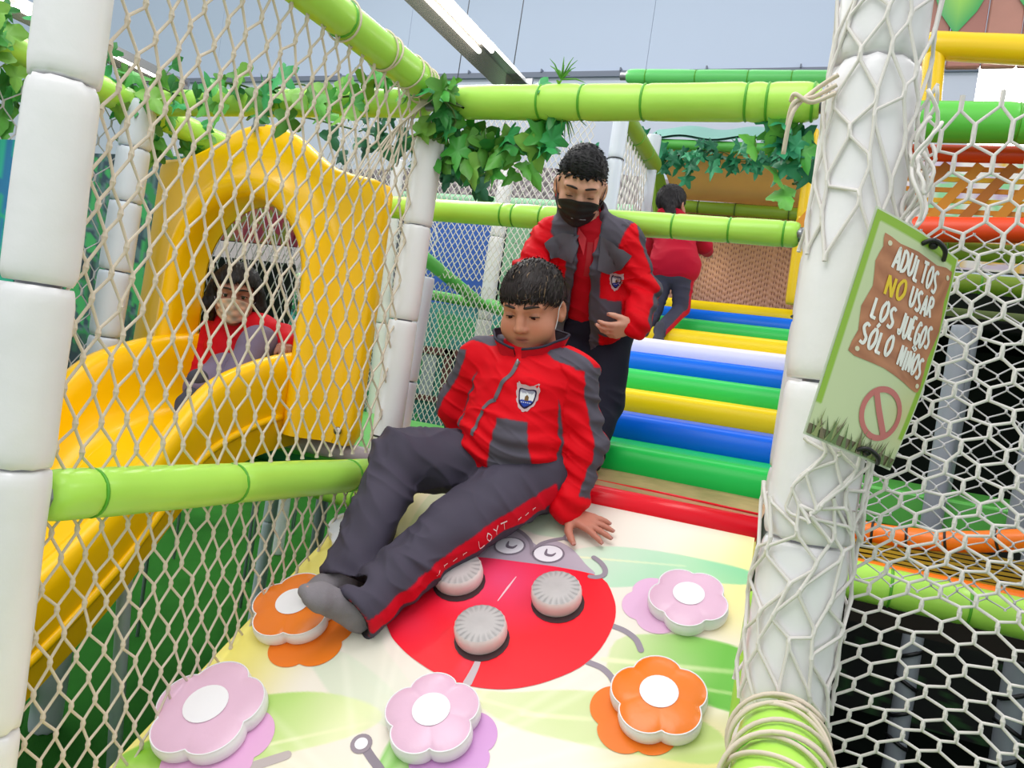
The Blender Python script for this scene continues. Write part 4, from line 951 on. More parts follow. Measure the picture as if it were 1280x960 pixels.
garland('leaf garland hanging under the lime top rail beside the corner post', [(-1.04, 1.76, 1.98), (-.95, 1.80, 1.955), (-.86, 1.82, 1.95), (-.79, 1.80, 1.985), (-.72, 1.78, 2.03)], 54, .074, .038, 3, sprigs=0)
garland('large leaves tucked over the corner joint of the lime rails', [(-1.0, 1.69, 2.06), (-.97, 1.69, 2.03), (-1.0, 1.70, 1.95)], 7, .075, .02, 4)
garland('feathery sprig sticking up from the lime top rail', [(-.73, 1.77, 2.07), (-.70, 1.77, 2.07)], 2, .02, .01, 5, sprigs=2)
garland('bluish ivy garland along the eave of the hut', [(-1.24, 4.6, 2.77), (-.95, 4.58, 2.79), (-.65, 4.58, 2.76), (-.3, 4.58, 2.74)], 70, .085, .045, 6, pool=LB, down=.8)
garland('green ivy clump hanging beside the sign post under the top rail', [(-.2, 1.78, 1.99), (-.16, 1.8, 1.94), (-.13, 1.8, 1.90)], 16, .065, .03, 7, pool=LB+LM[:2])
_dg = garland('dark leaf vine behind the net above the slide panel', [(-2.0, 2.7, 2.28), (-1.75, 2.7, 2.22), (-1.5, 2.7, 2.18), (-1.35, 2.7, 2.12)], 60, .075, .06, 8, pool=LDK, down=.4)
m = MB(); m.tube(spline([(-2.0, 2.7, 2.28), (-1.98, 2.3, 2.2), (-1.96, 1.80, 2.07)], 6), .004, 5); m.build('vine_stem', mat('vine_stem', (70, 100, 40)), _dg)
garland('leaves behind the netting left of the outer post', [(-2.28, 1.0, 1.92), (-2.3, 1.3, 1.94), (-2.3, 1.5, 1.95)], 34, .075, .05, 9, face=(.9, -.5, .1))
garland('small ivy spray beside the slim bluish post', [(-1.22, 3.48, 2.44), (-1.18, 3.46, 2.38)], 8, .075, .03, 10, pool=LB)

def legs_under(o, pts, r=.008, name='leg'):
    for x, y, z in pts:
        m = MB(); m.tube([(x, y, 0), (x, y, z)], r, 8); m.build(name, GREYPIPE, o)
_by = {o.get('label'): o for o in bpy.context.scene.objects if o.get('label')}
for lab, pts in [('dark green jungle mural behind the left post', [(-3.4, 2.46, 1.2), (-2.6, 2.46, 1.2)]), ('red brown printed panel behind the slide arch', [(-3.35, 3.36, 2), (-2.8, 3.36, 2)]), ('bright teal mural at the far left edge', [(-2.85, 1.40, 1.2), (-2.3, 1.40, 1.2)]),
                 ('pale green netted rail below the woven screen', [(-4.9, 6.06, 2.74), (-1.6, 6.06, 2.72)]), ('pale green rail with red specks seen through the slide opening', [(-4.38, 4.15, 1.75), (-3.3, 4.15, 1.74)]), ('level green netted bar behind the seated person', [(-2.44, 3.99, 1.72)]),
                 ('short green rail left of the slide panel', [(-2.95, 2.66, 1.96)]), ('black and green panel seen through the slide opening', [(-4.6, 4.36, .8), (-3.3, 4.36, .8)]), ('slim green padded rail far behind the lime top rail', [(-1.2, 4.04, 2.95), (-.22, 4.04, 2.93)] if 0 else [(-1.24, 4.05, 3.0)]), ('pinkish grey screen behind the slide opening', [(-4.8, 4.47, 1.7), (-3.4, 4.47, 1.7)]), ('black netted partition left of the slide panel', [(-3.3, 3.03, 1.2), (-2.55, 3.03, 1.2)])]:
    if lab in _by: legs_under(_by[lab], pts)
# ------------------------------------------------------------------ people: smooth bodies grown from bones, meshed by surface nets
def nz(a): a = np.array(a, float); return a/np.linalg.norm(a)
class Solid:
    def __init__(s, lo, hi, h):
        s.lo = np.array(lo, float); s.h = h; s.n = np.ceil((np.array(hi)-s.lo)/h).astype(int)+1
        s.F = np.full(s.n, 1.0, np.float32)
    def apply(s, fn, blo, bhi, k, sub=False):
        mg = k+3*s.h
        i0 = np.maximum(np.floor((np.array(blo)-mg-s.lo)/s.h).astype(int), 0); i1 = np.minimum(np.ceil((np.array(bhi)+mg-s.lo)/s.h).astype(int)+1, s.n)
        if (i1 <= i0).any(): return s
        X = (s.lo[0]+s.h*np.arange(i0[0], i1[0])).astype(np.float32)[:, None, None]; Y = (s.lo[1]+s.h*np.arange(i0[1], i1[1])).astype(np.float32)[None, :, None]; Z = (s.lo[2]+s.h*np.arange(i0[2], i1[2])).astype(np.float32)[None, None, :]
        d = fn(X, Y, Z); sl = tuple(slice(a, b) for a, b in zip(i0, i1)); A = s.F[sl]
        if sub:
            d = -d; h_ = np.maximum(k-np.abs(A-d), 0)/max(k, 1e-6); s.F[sl] = np.maximum(A, d)+h_*h_*k*.25
        else:
            h_ = np.maximum(k-np.abs(A-d), 0)/max(k, 1e-6); s.F[sl] = np.minimum(A, d)-h_*h_*k*.25
        return s
    def cone(s, a, b, ra, rb, k=.012, flat=None, sub=False):
        a = np.array(a, float); b = np.array(b, float); ab = b-a; L = max(ab.dot(ab), 1e-9)
        def fn(X, Y, Z):
            x, y, z = X-a[0], Y-a[1], Z-a[2]
            t = np.clip((x*ab[0]+y*ab[1]+z*ab[2])/L, 0, 1)
            x = x-t*ab[0]; y = y-t*ab[1]; z = z-t*ab[2]; q = x*x+y*y+z*z
            if flat is not None:
                n, f = flat; e = x*n[0]+y*n[1]+z*n[2]; q = q+e*e*(1/f**2-1)
            return (np.sqrt(q)-(ra+(rb-ra)*t))*(1 if flat is None else (1+flat[1])/2)
        r = max(ra, rb); return s.apply(fn, np.minimum(a, b)-r, np.maximum(a, b)+r, k, sub)
    def chain(s, pts, rad, k=.012, flat=None):
        for i in range(len(pts)-1): s.cone(pts[i], pts[i+1], rad[i], rad[i+1], k, flat)
        return s
    def ell(s, c, axes, r, k=.012, sub=False):
        c = np.array(c, float); A = np.array(axes, float); r = np.array(r, float)
        def fn(X, Y, Z):
            x, y, z = X-c[0], Y-c[1], Z-c[2]; k0 = 0; k1 = 0
            for i in range(3):
                e = x*A[i, 0]+y*A[i, 1]+z*A[i, 2]; k0 = k0+(e/r[i])**2; k1 = k1+(e/r[i]**2)**2
            k0 = np.sqrt(k0); return k0*(k0-1)/(np.sqrt(k1)+1e-9)
        R_ = r.max(); return s.apply(fn, c-R_, c+R_, k, sub)
    def mesh(s, smooth=1):
        S = s.F < 0; a = S.astype(np.int8)
        c = sum(a[i:s.n[0]-1+i, j:s.n[1]-1+j, k:s.n[2]-1+k] for i in (0, 1) for j in (0, 1) for k in (0, 1))
        idx = np.argwhere((c > 0) & (c < 8)); ids = np.full(c.shape, -1, np.int32); ids[tuple(idx.T)] = np.arange(len(idx))
        acc = np.zeros((len(idx), 3)); cnt = np.zeros(len(idx)); off = [(i, j, k) for i in (0, 1) for j in (0, 1) for k in (0, 1)]
        val = {o: s.F[idx[:, 0]+o[0], idx[:, 1]+o[1], idx[:, 2]+o[2]] for o in off}
        for o in off:
            for ax in range(3):
                if o[ax]: continue
                p = list(o); p[ax] = 1; p = tuple(p); va, vb = val[o], val[p]; mk_ = (va < 0) != (vb < 0)
                t = np.where(mk_, va/np.where(mk_, va-vb, 1), 0); e = np.array(o, float)[None]+np.zeros((len(idx), 1)); e[:, ax] += t
                acc += e*mk_[:, None]; cnt += mk_
        V = s.lo+s.h*(idx+acc/cnt[:, None]); Q = []
        for ax in range(3):
            b, d = [(1, 2), (2, 0), (0, 1)][ax]
            sh = [slice(None)]*3; sh[ax] = slice(0, -1); sh2 = [slice(None)]*3; sh2[ax] = slice(1, None)
            A, B = S[tuple(sh)], S[tuple(sh2)]; e = np.argwhere(A != B)
            e = e[(e[:, b] > 0) & (e[:, d] > 0) & (e[:, b] < s.n[b]-1) & (e[:, d] < s.n[d]-1)]
            f = A[tuple(e.T)]
            def at_(db, dd): q = e.copy(); q[:, b] -= db; q[:, d] -= dd; return ids[tuple(q.T)]
            q = np.stack([at_(0, 0), at_(1, 0), at_(1, 1), at_(0, 1)], 1); q[~f] = q[~f][:, ::-1]; Q.append(q)
        Q = np.concatenate(Q); Q = Q[(Q >= 0).all(1)]
        for _ in range(smooth):
            for lam in (.5, -.42):
                W = np.zeros_like(V); n = np.zeros(len(V))
                for i in range(4):
                    np.add.at(W, Q[:, i], V[Q[:, (i+1) % 4]]); np.add.at(W, Q[:, i], V[Q[:, (i+3) % 4]]); np.add.at(n, Q[:, i], 2)
                V = V+lam*(W/np.maximum(n, 1)[:, None]-V)
        return V, Q
def soften(Q, c, k=1):
    c = np.asarray(c, float)
    for _ in range(k):
        W = np.zeros_like(c); n = np.zeros(len(c))
        for i in range(4):
            np.add.at(W, Q[:, i], c[Q[:, (i+1) % 4]]); np.add.at(n, Q[:, i], 1)
        c = .5*c+.5*W/np.maximum(n, 1)[:, None]
    return c
def normals(V, Q):
    a = np.cross(V[Q[:, 2]]-V[Q[:, 0]], V[Q[:, 3]]-V[Q[:, 1]]); N = np.zeros_like(V)
    for i in range(4): np.add.at(N, Q[:, i], a)
    return N/(np.linalg.norm(N, axis=1)[:, None]+1e-12)
def seg(V, a, b):
    a = np.array(a); ab = np.array(b)-a; t = (V-a)@ab/ab.dot(ab); tc = np.clip(t, 0, 1); return t, np.linalg.norm(V-a-tc[:, None]*ab, axis=1)
def folds(V, N, amp, axis, seed=0, f=38, str_=.28):
    """creases running across the given axis"""
    a = nz(axis); p = V@a; q = V-np.outer(p, a)
    P = np.concatenate([q*f*str_*1.2, (p*f+1.6*vnoise(V*9+seed))[:, None]], 1)
    n1 = vnoise(P[:, [0, 1, 3]]+P[:, [2, 2, 2]]*.5+seed*7.7)
    r = 1-np.abs(2*n1-1); return V+N*((r**2-.4)*amp)[:, None]
SKIN = mat('skin', vcol=True, rough=.5, spec=.4, vary=(30, .05))
FAB = mat('tracksuit_cloth', vcol=True, rough=.66, spec=.14, bump=(420, .12, .001))
HAIRM = mat('dark_hair', vcol=True, rough=.55, spec=.3)
SOCK = mat('grey_sock', (134, 128, 134), .9, .1, bump=(300, .5, .002), vary=(18, .14))
SOCKD = mat('dark_sock', (70, 70, 80), .9, .1, bump=(300, .5, .002))
EYEW = mat('eye_white', (226, 218, 214), .25); IRIS = mat('dark_iris', (34, 22, 18), .2); BROW = mat('eyebrow_hair', (40, 28, 24), .7)

class Frame:
    """a head or chest frame: F forward, U up, L towards the person's own left"""
    def __init__(s, c, fwd, roll=0, scale=1.0):
        s.c = np.array(c, float); s.F = nz(fwd); up = np.array([0, 0, 1.]); s.L = nz(np.cross(up, s.F)); s.U = np.cross(s.F, s.L)
        c_, n_ = math.cos(roll), math.sin(roll); s.L, s.U = s.L*c_+s.U*n_, s.U*c_-s.L*n_; s.s = scale
    def p(s, l, u, f): return s.c+(s.L*l+s.U*u+s.F*f)*s.s
    def loc(s, V): d = (V-s.c)/s.s; return d@s.L, d@s.U, d@s.F
    @property
    def ax(s): return np.stack([s.L, s.U, s.F])
def add_head(S, H, chub=1.0):
    p = H.p; k = H.s
    S.ell(p(0, .025, -.012), H.ax, np.array([.074, .082, .089])*k, .01)
    S.ell(p(0, -.035, .020), H.ax, np.array([.062*chub, .070, .062])*k, .022)
    S.ell(p(0, -.066, .030), H.ax, np.array([.046*chub, .038, .046])*k, .022)
    S.cone(p(-.008, -.090, .058), p(.008, -.090, .058), .016*k, .016*k, .018)
    for e in (-1, 1):
        S.ell(p(e*.036*chub, -.038, .048), H.ax, np.array([.027*chub, .030, .026])*k, .02)
        S.ell(p(e*.031, .006, .089), H.ax, np.array([.020, .014, .020])*k, .014, sub=True)
        S.ell(p(e*.031, .002, .0625), H.ax, np.array([.0165, .0125, .0125])*k, .005)
        S.cone(p(e*.012, .023, .074), p(e*.046, .024, .060), .010*k, .008*k, .014)
        S.ell(p(e*.0115, -.031, .085), H.ax, np.array([.0085, .007, .009])*k, .006)
        S.ell(p(e*.077, -.006, -.010), np.stack([nz(H.L*.9+H.F*.35*e), H.U, nz(H.F-H.L*.35*e)]), np.array([.009, .031, .019])*k, .006)
        S.ell(p(e*.0835, -.002, -.004), H.ax, np.array([.006, .017, .009])*k, .004, sub=True)
    S.chain([p(0, .014, .076), p(0, -.010, .084), p(0, -.027, .0925)], [.0085*k, .009*k, .0115*k], .010)
    S.cone(p(-.016, -.0535, .0735), p(.016, -.0535, .0735), .0055*k, .0055*k, .006); S.ell(p(0, -.0535, .0785), H.ax, np.array([.014, .0045, .006])*k, .005)
    S.ell(p(0, -.0625, .0755), H.ax, np.array([.016, .0058, .0075])*k, .006)
    S.cone(p(-.020, -.0585, .0825), p(.020, -.0585, .0825), .0016*k, .0016*k, .003, sub=True)
def skin_color(base, H, lip=(176, 92, 84)):
    def fn(V):
        l, u, f = H.loc(V); c = np.tile(np.array(base, float), (len(V), 1))
        def mix(m, q): m = np.clip(m, 0, 1)[:, None]; c[:] = c*(1-m)+np.array(q)*m
        ck = np.exp(-(((np.abs(l)-.038)/.018)**2+((u+.032)/.018)**2))*(f > .03)
        mix(ck*.35, np.array(base)*np.array([1.05, .86, .84]))
        mix((np.exp(-(l/.017)**4-((u+.058)/.0085)**4)*(f > .065))*.85, lip)
        mix(np.exp(-(l/.016)**4-((u+.0585)/.0016)**2)*(f > .06)*.8, (96, 44, 42))
        mix(np.exp(-((np.abs(l)-.009)/.0035)**2-((u+.037)/.003)**2)*(f > .075)*.6, (110, 60, 50))
        return c
    return fn
def face_parts(body, H, gaze=-.35, brow=(40, 28, 24), open_=.5, lids=None, tilt=0):
    k = H.s
    for e in (-1, 1):
        c = H.p(e*.031, .003, .0605)
        m = MB(); m.ball((0, 0, 0), .0148*k, 18, 12)
        V = m.v[0]; R3 = H.ax
        eye = mk('eye', V@R3*np.array(1.0)+c, m.f, EYEW, body)
        d = nz(H.F+H.U*gaze); q = c+d*.0118*k
        m = MB(); a = np.arange(16)*2*math.pi/16; x = H.L; y = np.cross(d, x)
        m.add([c+d*.0156*k]+[c+d*.0146*k+(x*math.cos(t)+y*math.sin(t))*.0062*k for t in a], [(0, 1+i, 1+(i+1) % 16) for i in range(16)]); m.build('iris', IRIS, eye)
        # upper and lower lids wrap the eyeball; the gap between them is the eye slit
        lidm = mat('eyelid_%s' % body.name, lids or (190, 130, 110), .5)
        def lid(lo, hi, r, name):
            P = []
            for al in np.linspace(-1.25, 1.25, 15):
                row = []
                for t in np.linspace(0, 1, 6):
                    el = lo(al)+(hi-lo(al))*t; v = H.F*math.cos(el)*math.cos(al)+H.L*math.cos(el)*math.sin(al)+H.U*math.sin(el); row.append(c+v*r*k)
                P.append(row)
            m = MB(); m.grid(np.array(P)); m.grid(np.array(P), flip=True); m.build(name, lidm, eye)
        s0 = gaze*.75
        lid(lambda al: s0+open_*.42*math.cos(al*1.15)+.04, 1.45, .0158, 'eyelid')
        lid(lambda al: s0-open_*.40*math.cos(al*1.15)-.04, -1.45, .0156, 'eyelid')
        m = MB(); P = []
        for al in np.linspace(-1.2, 1.2, 13):
            el = s0+open_*.42*math.cos(al*1.15)+.02; v = H.F*math.cos(el)*math.cos(al)+H.L*math.cos(el)*math.sin(al)+H.U*math.sin(el); P.append(c+v*.0163*k)
        m.tube(P, .0013*k, 5); m.build('eyelash', BROW, eye)
        m = MB(); P = [H.p(e*(.012+.038*t), .0262+.0058*math.sin(t*2.4)-.005*t, .0865-.020*t*t-.002*t) for t in np.linspace(0, 1, 9)]
        m.tube(P, [.0022*k, .0034*k, .0038*k, .0038*k, .0036*k, .0032*k, .0026*k, .002*k, .001*k], 6); m.build('eyebrow', mat('brow_%d' % brow[0], brow, .7), body)
def hair_cap(body, H, hl, col, name='hair', thick=(.086, .092, .100), n_tuft=700, tuft=.020, fringe=None, seed=1, light=None, part_u=.028, part_f=-.014, sub=None, comb=(0, -.45, 1), taper=.008):
    k = H.s; S = Solid(H.c-.15*k-.02, H.c+.15*k+.02, .0035)
    c = H.p(0, part_u, part_f); S.ell(c, H.ax, np.array(thick)*k, .004)
    fx, ux = zip(*hl)
    def cut(X, Y, Z):
        x, y, z = X-H.c[0], Y-H.c[1], Z-H.c[2]
        l = (x*H.L[0]+y*H.L[1]+z*H.L[2])/k; u = (x*H.U[0]+y*H.U[1]+z*H.U[2])/k; f = (x*H.F[0]+y*H.F[1]+z*H.F[2])/k
        e = np.interp(f, fx, ux)+.004*np.sin(l*260)+.003*np.sin(l*610+1)
        return ((u-e)*k).astype(np.float32)
    X = (S.lo[0]+S.h*np.arange(S.n[0]))[:, None, None]; Y = (S.lo[1]+S.h*np.arange(S.n[1]))[None, :, None]; Z = (S.lo[2]+S.h*np.arange(S.n[2]))[None, None, :]
    S.F = np.maximum(S.F, -cut(X, Y, Z))
    if sub: sub(S)
    V, Q = S.mesh(1); N = normals(V, Q); l, u, f = H.loc(V)
    V = V+N*(((vnoise(np.stack([l*170, f*50+u*40, u*30+seed], 1))-.5)*.006+(vnoise(np.stack([l*420, f*90, u*60+seed], 1))-.5)*.004)*k)[:, None]
    cc = np.array(col, float)*(.75+.5*vnoise(np.stack([l*300, f*60, u*60], 1)))[:, None]
    dd = u-np.interp(f, fx, ux); ou = np.clip(((V-c)*N).sum(1)/.05, 0, 1); V = V-N*(taper*k*np.exp(-np.maximum(dd, 0)/.026)*ou)[:, None]
    m = MB(); m.add(V, Q, cc)
    g = np.random.RandomState(seed); pick = g.randint(0, len(V), n_tuft)
    for i in pick:
        if (V[i]-c)@H.U < -.5*k or ((V[i]-H.c)@N[i]) < 0: continue
        n_ = N[i]; d = H.U*comb[1]+H.F*comb[2]+H.L*(comb[0]+g.normal(0, .25)); t = nz(d-n_*(d@n_)+n_*g.uniform(.0, .14)+g.normal(0, .10, 3)); w_ = nz(np.cross(n_, t))*.0016*k
        L = tuft*g.uniform(.5, 1.2)*k; p = V[i]-n_*.002
        lite = light is not None and g.rand() < light[1]; q = np.array(light[0] if lite else col, float)*g.uniform(.75, 1.2)
        m.add([p-w_, p+w_, p+t*L*.6+n_*.002+w_*.8, p+t*L*.6+n_*.002-w_*.8, p+t*L-n_*.002], [(0, 1, 2, 3), (3, 2, 4)], q)
    if fringe:
        def on(l, u, e): q = max(.02, 1-((u-part_u)/thick[1])**2-(l/thick[0])**2); return H.p(l, u, part_f+thick[2]*math.sqrt(q)+e)
        for i in range(fringe[0]):
            x = g.uniform(-1, 1)*.060; u1 = fringe[1]-g.uniform(0, fringe[2])-1.2*x*x; a = on(x, fringe[1]+.034, .0); md = on(x+g.normal(0, .002), fringe[1]+.012, .0015); b = on(x+g.normal(0, .005), u1, -.006)
            w_ = H.L*.0034*k; q = np.array(light[0] if light and g.rand() < light[1]*.6 else col, float)*g.uniform(.75, 1.2)
            m.add([a-w_*.8, a+w_*.8, md+w_, md-w_, b], [(0, 1, 2, 3), (3, 2, 4)], q)
    return m.build(name, HAIRM, body)
def hand_bones(W, D, N, T, scale=1.0, curl=(.25, .25, .3, .35), spread=.10, thumb=.9, tcurl=.2, opp=.2):
    """W wrist, D direction of the fingers, N out of the back of the hand, T towards the thumb"""
    W = np.array(W, float); D = nz(D); T = nz(np.array(T)-D*np.dot(T, D)); N = nz(N-D*np.dot(N, D)-T*np.dot(N, T)); s = scale; B = []
    offs = (.023, .008, -.008, -.022); lens = (.050, .056, .051, .040); kn = (.063, .067, .064, .057)
    for i in range(4):
        K = W+(D*kn[i]+T*offs[i]+N*.002)*s; B.append(('palm', W+(T*offs[i]*.55+D*.006)*s, K, .0115*s, .0095*s))
        d0 = nz(D+T*spread*(1.5-i)); p = K; ang = 0
        for j, (fr, r0, r1) in enumerate(((.45, .0082, .0074), (.31, .0074, .0066), (.24, .0066, .0054))):
            ang += curl[i]*(.9 if j == 0 else 1.1); d = d0*math.cos(ang)-N*math.sin(ang); q = p+d*lens[i]*fr*s; B.append(('finger', p, q, r0*s, r1*s)); p = q
    p = W+(D*.012+T*.016-N*.004)*s; d = nz(D*math.cos(thumb)+T*math.sin(thumb)-N*opp)
    q = p+d*.034*s; B.append(('palm', p, q, .0135*s, .0100*s)); p = q
    d = nz(d*math.cos(tcurl)+D*math.sin(tcurl)); q = p+d*.022*s; B.append(('finger', p, q, .0098*s, .0086*s)); B.append(('finger', q, q+nz(d+D*.15)*.017*s, .0086*s, .0066*s))
    return B, (N, D, T)
def add_hand(S, B):
    for kind, a, b, ra, rb in B: S.cone(a, b, ra, rb, .008 if kind == 'palm' else .0028)
def nails(body, B, N, names=True):
    tips = [b for b in B if b[0] == 'finger']; tips = [tips[2], tips[5], tips[8], tips[11], tips[13]]
    for _, a, b, ra, rb in tips:
        d = nz(b-a); n_ = nz(N-d*np.dot(N, d)); w_ = np.cross(d, n_); c = b+n_*rb*.93
        m = MB(); P = np.array([[c+d*x*rb*.9+w_*y*rb*.72-n_*rb*(y*y*.28+max(0, x)**2*.35) for y in np.linspace(-1, 1, 5)] for x in np.linspace(-.9, .95, 5)])
        m.grid(P); m.grid(P, flip=True); m.build('fingernail', mat('nail', (220, 160, 150), .3), body)
def caster(obj_):
    me = obj_.data; o = origin_of(obj_); bm_v = [Vector(v.co) for v in me.vertices]; t = BVHTree.FromPolygons(bm_v, [tuple(p.vertices) for p in me.polygons])
    def cast(p, d, lift=.0015):
        h, n, _, _ = t.ray_cast(Vector(np.array(p)-o), Vector(d)); 
        if h is None: h, n, _, _ = t.find_nearest(Vector(np.array(p)-o))
        return np.array(h)+np.array(n)*lift+o, np.array(n)
    return cast
def ribbon(name, pts, w, mt, parent, nrm, c=None):
    P = np.array(pts); T = np.gradient(P, axis=0); m = MB()
    S_ = np.array([nz(np.cross(t, n)) for t, n in zip(T, nrm)])*w/2
    m.grid(np.stack([P-S_, P+S_], 1), c); m.grid(np.stack([P-S_, P+S_], 1), c, flip=True); return m.build(name, mt, parent)
def badge(parent, cast, Fr, l, u, sc, fwd=.2):
    """school shield: ruffled grey border, navy rim, white field with a brown tower, blue foot with a line of tiny marks"""
    def pl_(x, y, h):
        p, n = cast(Fr.p(l+x*sc, u+y*sc, fwd), -Fr.F, .0012+h); return p
    pl_.normal = Fr.F
    sh = [(-.5, .52), (-.42, .72), (-.25, .6), (.25, .6), (.42, .72), (.5, .52), (.46, .1), (.38, -.2), (.2, -.5), (0, -.62), (-.2, -.5), (-.38, -.2), (-.46, .1)]
    ruf = []
    for i, (a, b) in enumerate(spline(sh, 3, True)): ruf.append((a*(1.0+.06*math.sin(i*2.1)), b*(1+.05*math.sin(i*2.1))))
    decal('badge_border', ruf, 0, ink((196, 170, 176)), ctr=(0, 0), n=0, rings=3, parent=parent, place=pl_, mt=FAB)
    inn = [(-.36, .42), (0, .40), (.36, .42), (.34, .0), (.26, -.26), (0, -.48), (-.26, -.26), (-.34, .0)]
    decal('badge_rim', inn, .0006, ink((40, 26, 60)), ctr=(0, 0), n=3, rings=3, parent=parent, place=pl_, mt=FAB)
    decal('badge_field', [(a*.84, b*.84+.01) for a, b in inn], .0012, lambda a, b: (36, 60, 150) if b < -.08 else ((226, 226, 232) if b < .24 else (150, 150, 170)), ctr=(0, 0), n=3, rings=6, parent=parent, place=pl_, mt=FAB)
    decal('badge_tower', [(-.08, -.12), (-.08, .06), (0, .16), (.08, .06), (.08, -.12)], .0018, ink((120, 92, 60)), ctr=(0, 0), n=0, rings=2, parent=parent, place=pl_, mt=FAB)
    for k in range(5): stroke('badge_lettering', [(-.20+.085*k, -.20), (-.15+.085*k, -.215)], .03, .0018, (220, 220, 230), parent=parent, place=pl_, n=0, mt=FAB, ends=False)
RED_J = np.array([216, 4, 24.]); GREY_J = np.array([84, 80, 92.]); NAVY = np.array([40, 40, 58.])
def foot(S, ank, toe, up, r=1.0, k=.014):
    ank = np.array(ank); toe = np.array(toe); d = nz(toe-ank); up = nz(np.array(up)-d*np.dot(up, d)); heel = ank-up*.022*r-d*.018*r
    S.cone(ank+up*.03, ank-up*.01, .029*r, .030*r, k); S.cone(ank, heel, .029*r, .026*r, k); S.cone(heel, toe-d*.035-up*.016*r, .026*r, .026*r, k); S.cone(ank+d*.01, toe-d*.03-up*.012*r, .026*r, .024*r, k)
    s_ = nz(np.cross(d, up)); S.cone(toe-d*.032+s_*.012*r-up*.014*r, toe+s_*.008*r-up*.018*r, .021*r, .015*r, k); S.cone(toe-d*.032-s_*.012*r-up*.014*r, toe-d*.008-s_*.012*r-up*.018*r, .021*r, .014*r, k)

# ============================================================ the boy sitting at the top of the board
HB = Frame((-.699, 1.729, 1.537), (.04, -.90, -.40), roll=.05, scale=.93)
TB = Frame((-.70, 1.755, 1.33), (-.06, -1, .0), roll=0)                      # chest frame
neck0 = np.array([-.702, 1.775, 1.43]); chest = np.array([-.700, 1.768, 1.345]); belly = np.array([-.712, 1.765, 1.22]); pelv = np.array([-.715, 1.795, 1.145])
shL, shR = np.array([-.575, 1.765, 1.402]), np.array([-.835, 1.765, 1.41]); elL, wrL = np.array([-.533, 1.785, 1.225]), np.array([-.545, 1.765, 1.078])
elR, wrR = np.array([-.895, 1.79, 1.275]), np.array([-.87, 1.82, 1.155])
hipL, knL, anL, toL = map(np.array, ((-.645, 1.77, 1.135), (-.752, 1.575, 1.0), (-.838, 1.362, .848), (-.897, 1.268, .90)))
hipR, knR, anR, toR = map(np.array, ((-.785, 1.77, 1.135), (-.935, 1.612, 1.135), (-.918, 1.425, .885), (-.955, 1.345, .872)))
B1, (hN, hD, hT) = hand_bones((-.541, 1.762, 1.058), (.93, -.10, -.16), RN+np.array([0, 0, .05]), (-.05, -.86, -.5), .98, curl=(.10, .06, .08, .12), spread=.20, thumb=1.15, tcurl=.5, opp=.12)
S = Solid((-1.05, 1.2, .75), (-.36, 1.95, 1.69), .0034)
add_head(S, HB, 1.08)
S.cone(HB.p(0, -.055, -.022), neck0, .046, .05, .02)
S.chain([neck0, chest, belly, pelv], [.06, .095, .10, .10], .03, (TB.F, .8)); S.chain([shL, elL, wrL, B1[4][1]], [.036, .031, .024, .021], .012); S.chain([shR, elR, wrR], [.036, .031, .024], .012)
for e in (shL, shR): S.cone(neck0, e, .04, .036, .02)
S.chain([hipL, knL, anL], [.06, .042, .028], .02); S.chain([hipR, knR, anR], [.06, .042, .028], .02); foot(S, anL, toL, (0, -.5, .86), .8); foot(S, anR, toR, (0, -.5, .86), .8)
add_hand(S, B1)
V, Q = S.mesh(1)
SK1 = (196, 132, 106)
def c1(V):
    c = skin_color(SK1, HB)(V); t = np.linalg.norm(V-np.array(B1[0][2]), axis=1); m_ = np.clip((t < .13).astype(float), 0, 1)[:, None]; return c*(1-m_)+np.array([186, 118, 98.])*m_
boy = mk('person', V, Q, SKIN, None, c1(V), origin=(-.715, 1.80, 1.05))
tag(boy, 'seated person in red zip jacket and charcoal trousers leaning on one hand on the board', 'person')
face_parts(boy, HB, gaze=-.42, open_=.62, lids=(182, 120, 98))
nails(boy, B1, hN)
hair_cap(boy, HB, [(-.12, -.055), (-.085, -.05), (-.05, -.035), (-.02, .004), (.012, .012), (.03, .024), (.05, .038), (.085, .046)], (38, 30, 30), n_tuft=2600, tuft=.026, fringe=(230, .050, .022), taper=.003, seed=3, light=((112, 92, 72), .05), thick=(.0855, .098, .101), comb=(.1, -.5, .9))
# jacket
S = Solid((-1.02, 1.52, 1.0), (-.42, 1.95, 1.52), .0031)
S.chain([neck0-np.array([0, 0, .035]), chest, belly, pelv+np.array([0, -.005, .0])], [.085, .122, .135, .128], .03, (TB.F, .86))
S.ell(belly+np.array([-.005, -.045, -.01]), TB.ax, (.105, .085, .075), .03)
for e in (shL, shR): S.cone(neck0+np.array([0, 0, -.02]), e+np.array([0, 0, -.012]), .056, .050, .04)
S.chain([shL+np.array([-.006, 0, -.014]), elL, wrL+np.array([0, 0, .012]), wrL-np.array([0, 0, .012])], [.053, .047, .040, .036], .026); S.chain([shR+np.array([.006, 0, -.014]), elR, wrR], [.053, .047, .038], .026)
S.cone(neck0-np.array([0, 0, .02]), HB.p(0, -.03, -.0), .052, .068, .004, sub=True)
V, Q = S.mesh(1); N = normals(V, Q)
V0, N0 = V.copy(), N.copy(); tL, dL = seg(V, shL, elL); tL2, dL2 = seg(V, elL, wrL)
wa = np.exp(-((V[:, 2]-1.19)/.07)**2)*(np.abs(V[:, 0]+.70) < .14)
V = folds(V, N, .0065, (0.15, 0, 1), 1, 30); N = normals(V, Q); V = folds(V, N, .0035, (.6, .1, .8), 17, 52, .3); N = normals(V, Q); V = V+N*(wa*.004*np.sin(V[:, 2]*150+V[:, 0]*30+2*np.sin(V[:, 0]*25)))[:, None]
me_ = np.minimum(dL, dL2) < .062; V = V+N*(me_*.0035*np.sin(V[:, 2]*120+V[:, 0]*60+3*vnoise(V*20)))[:, None]
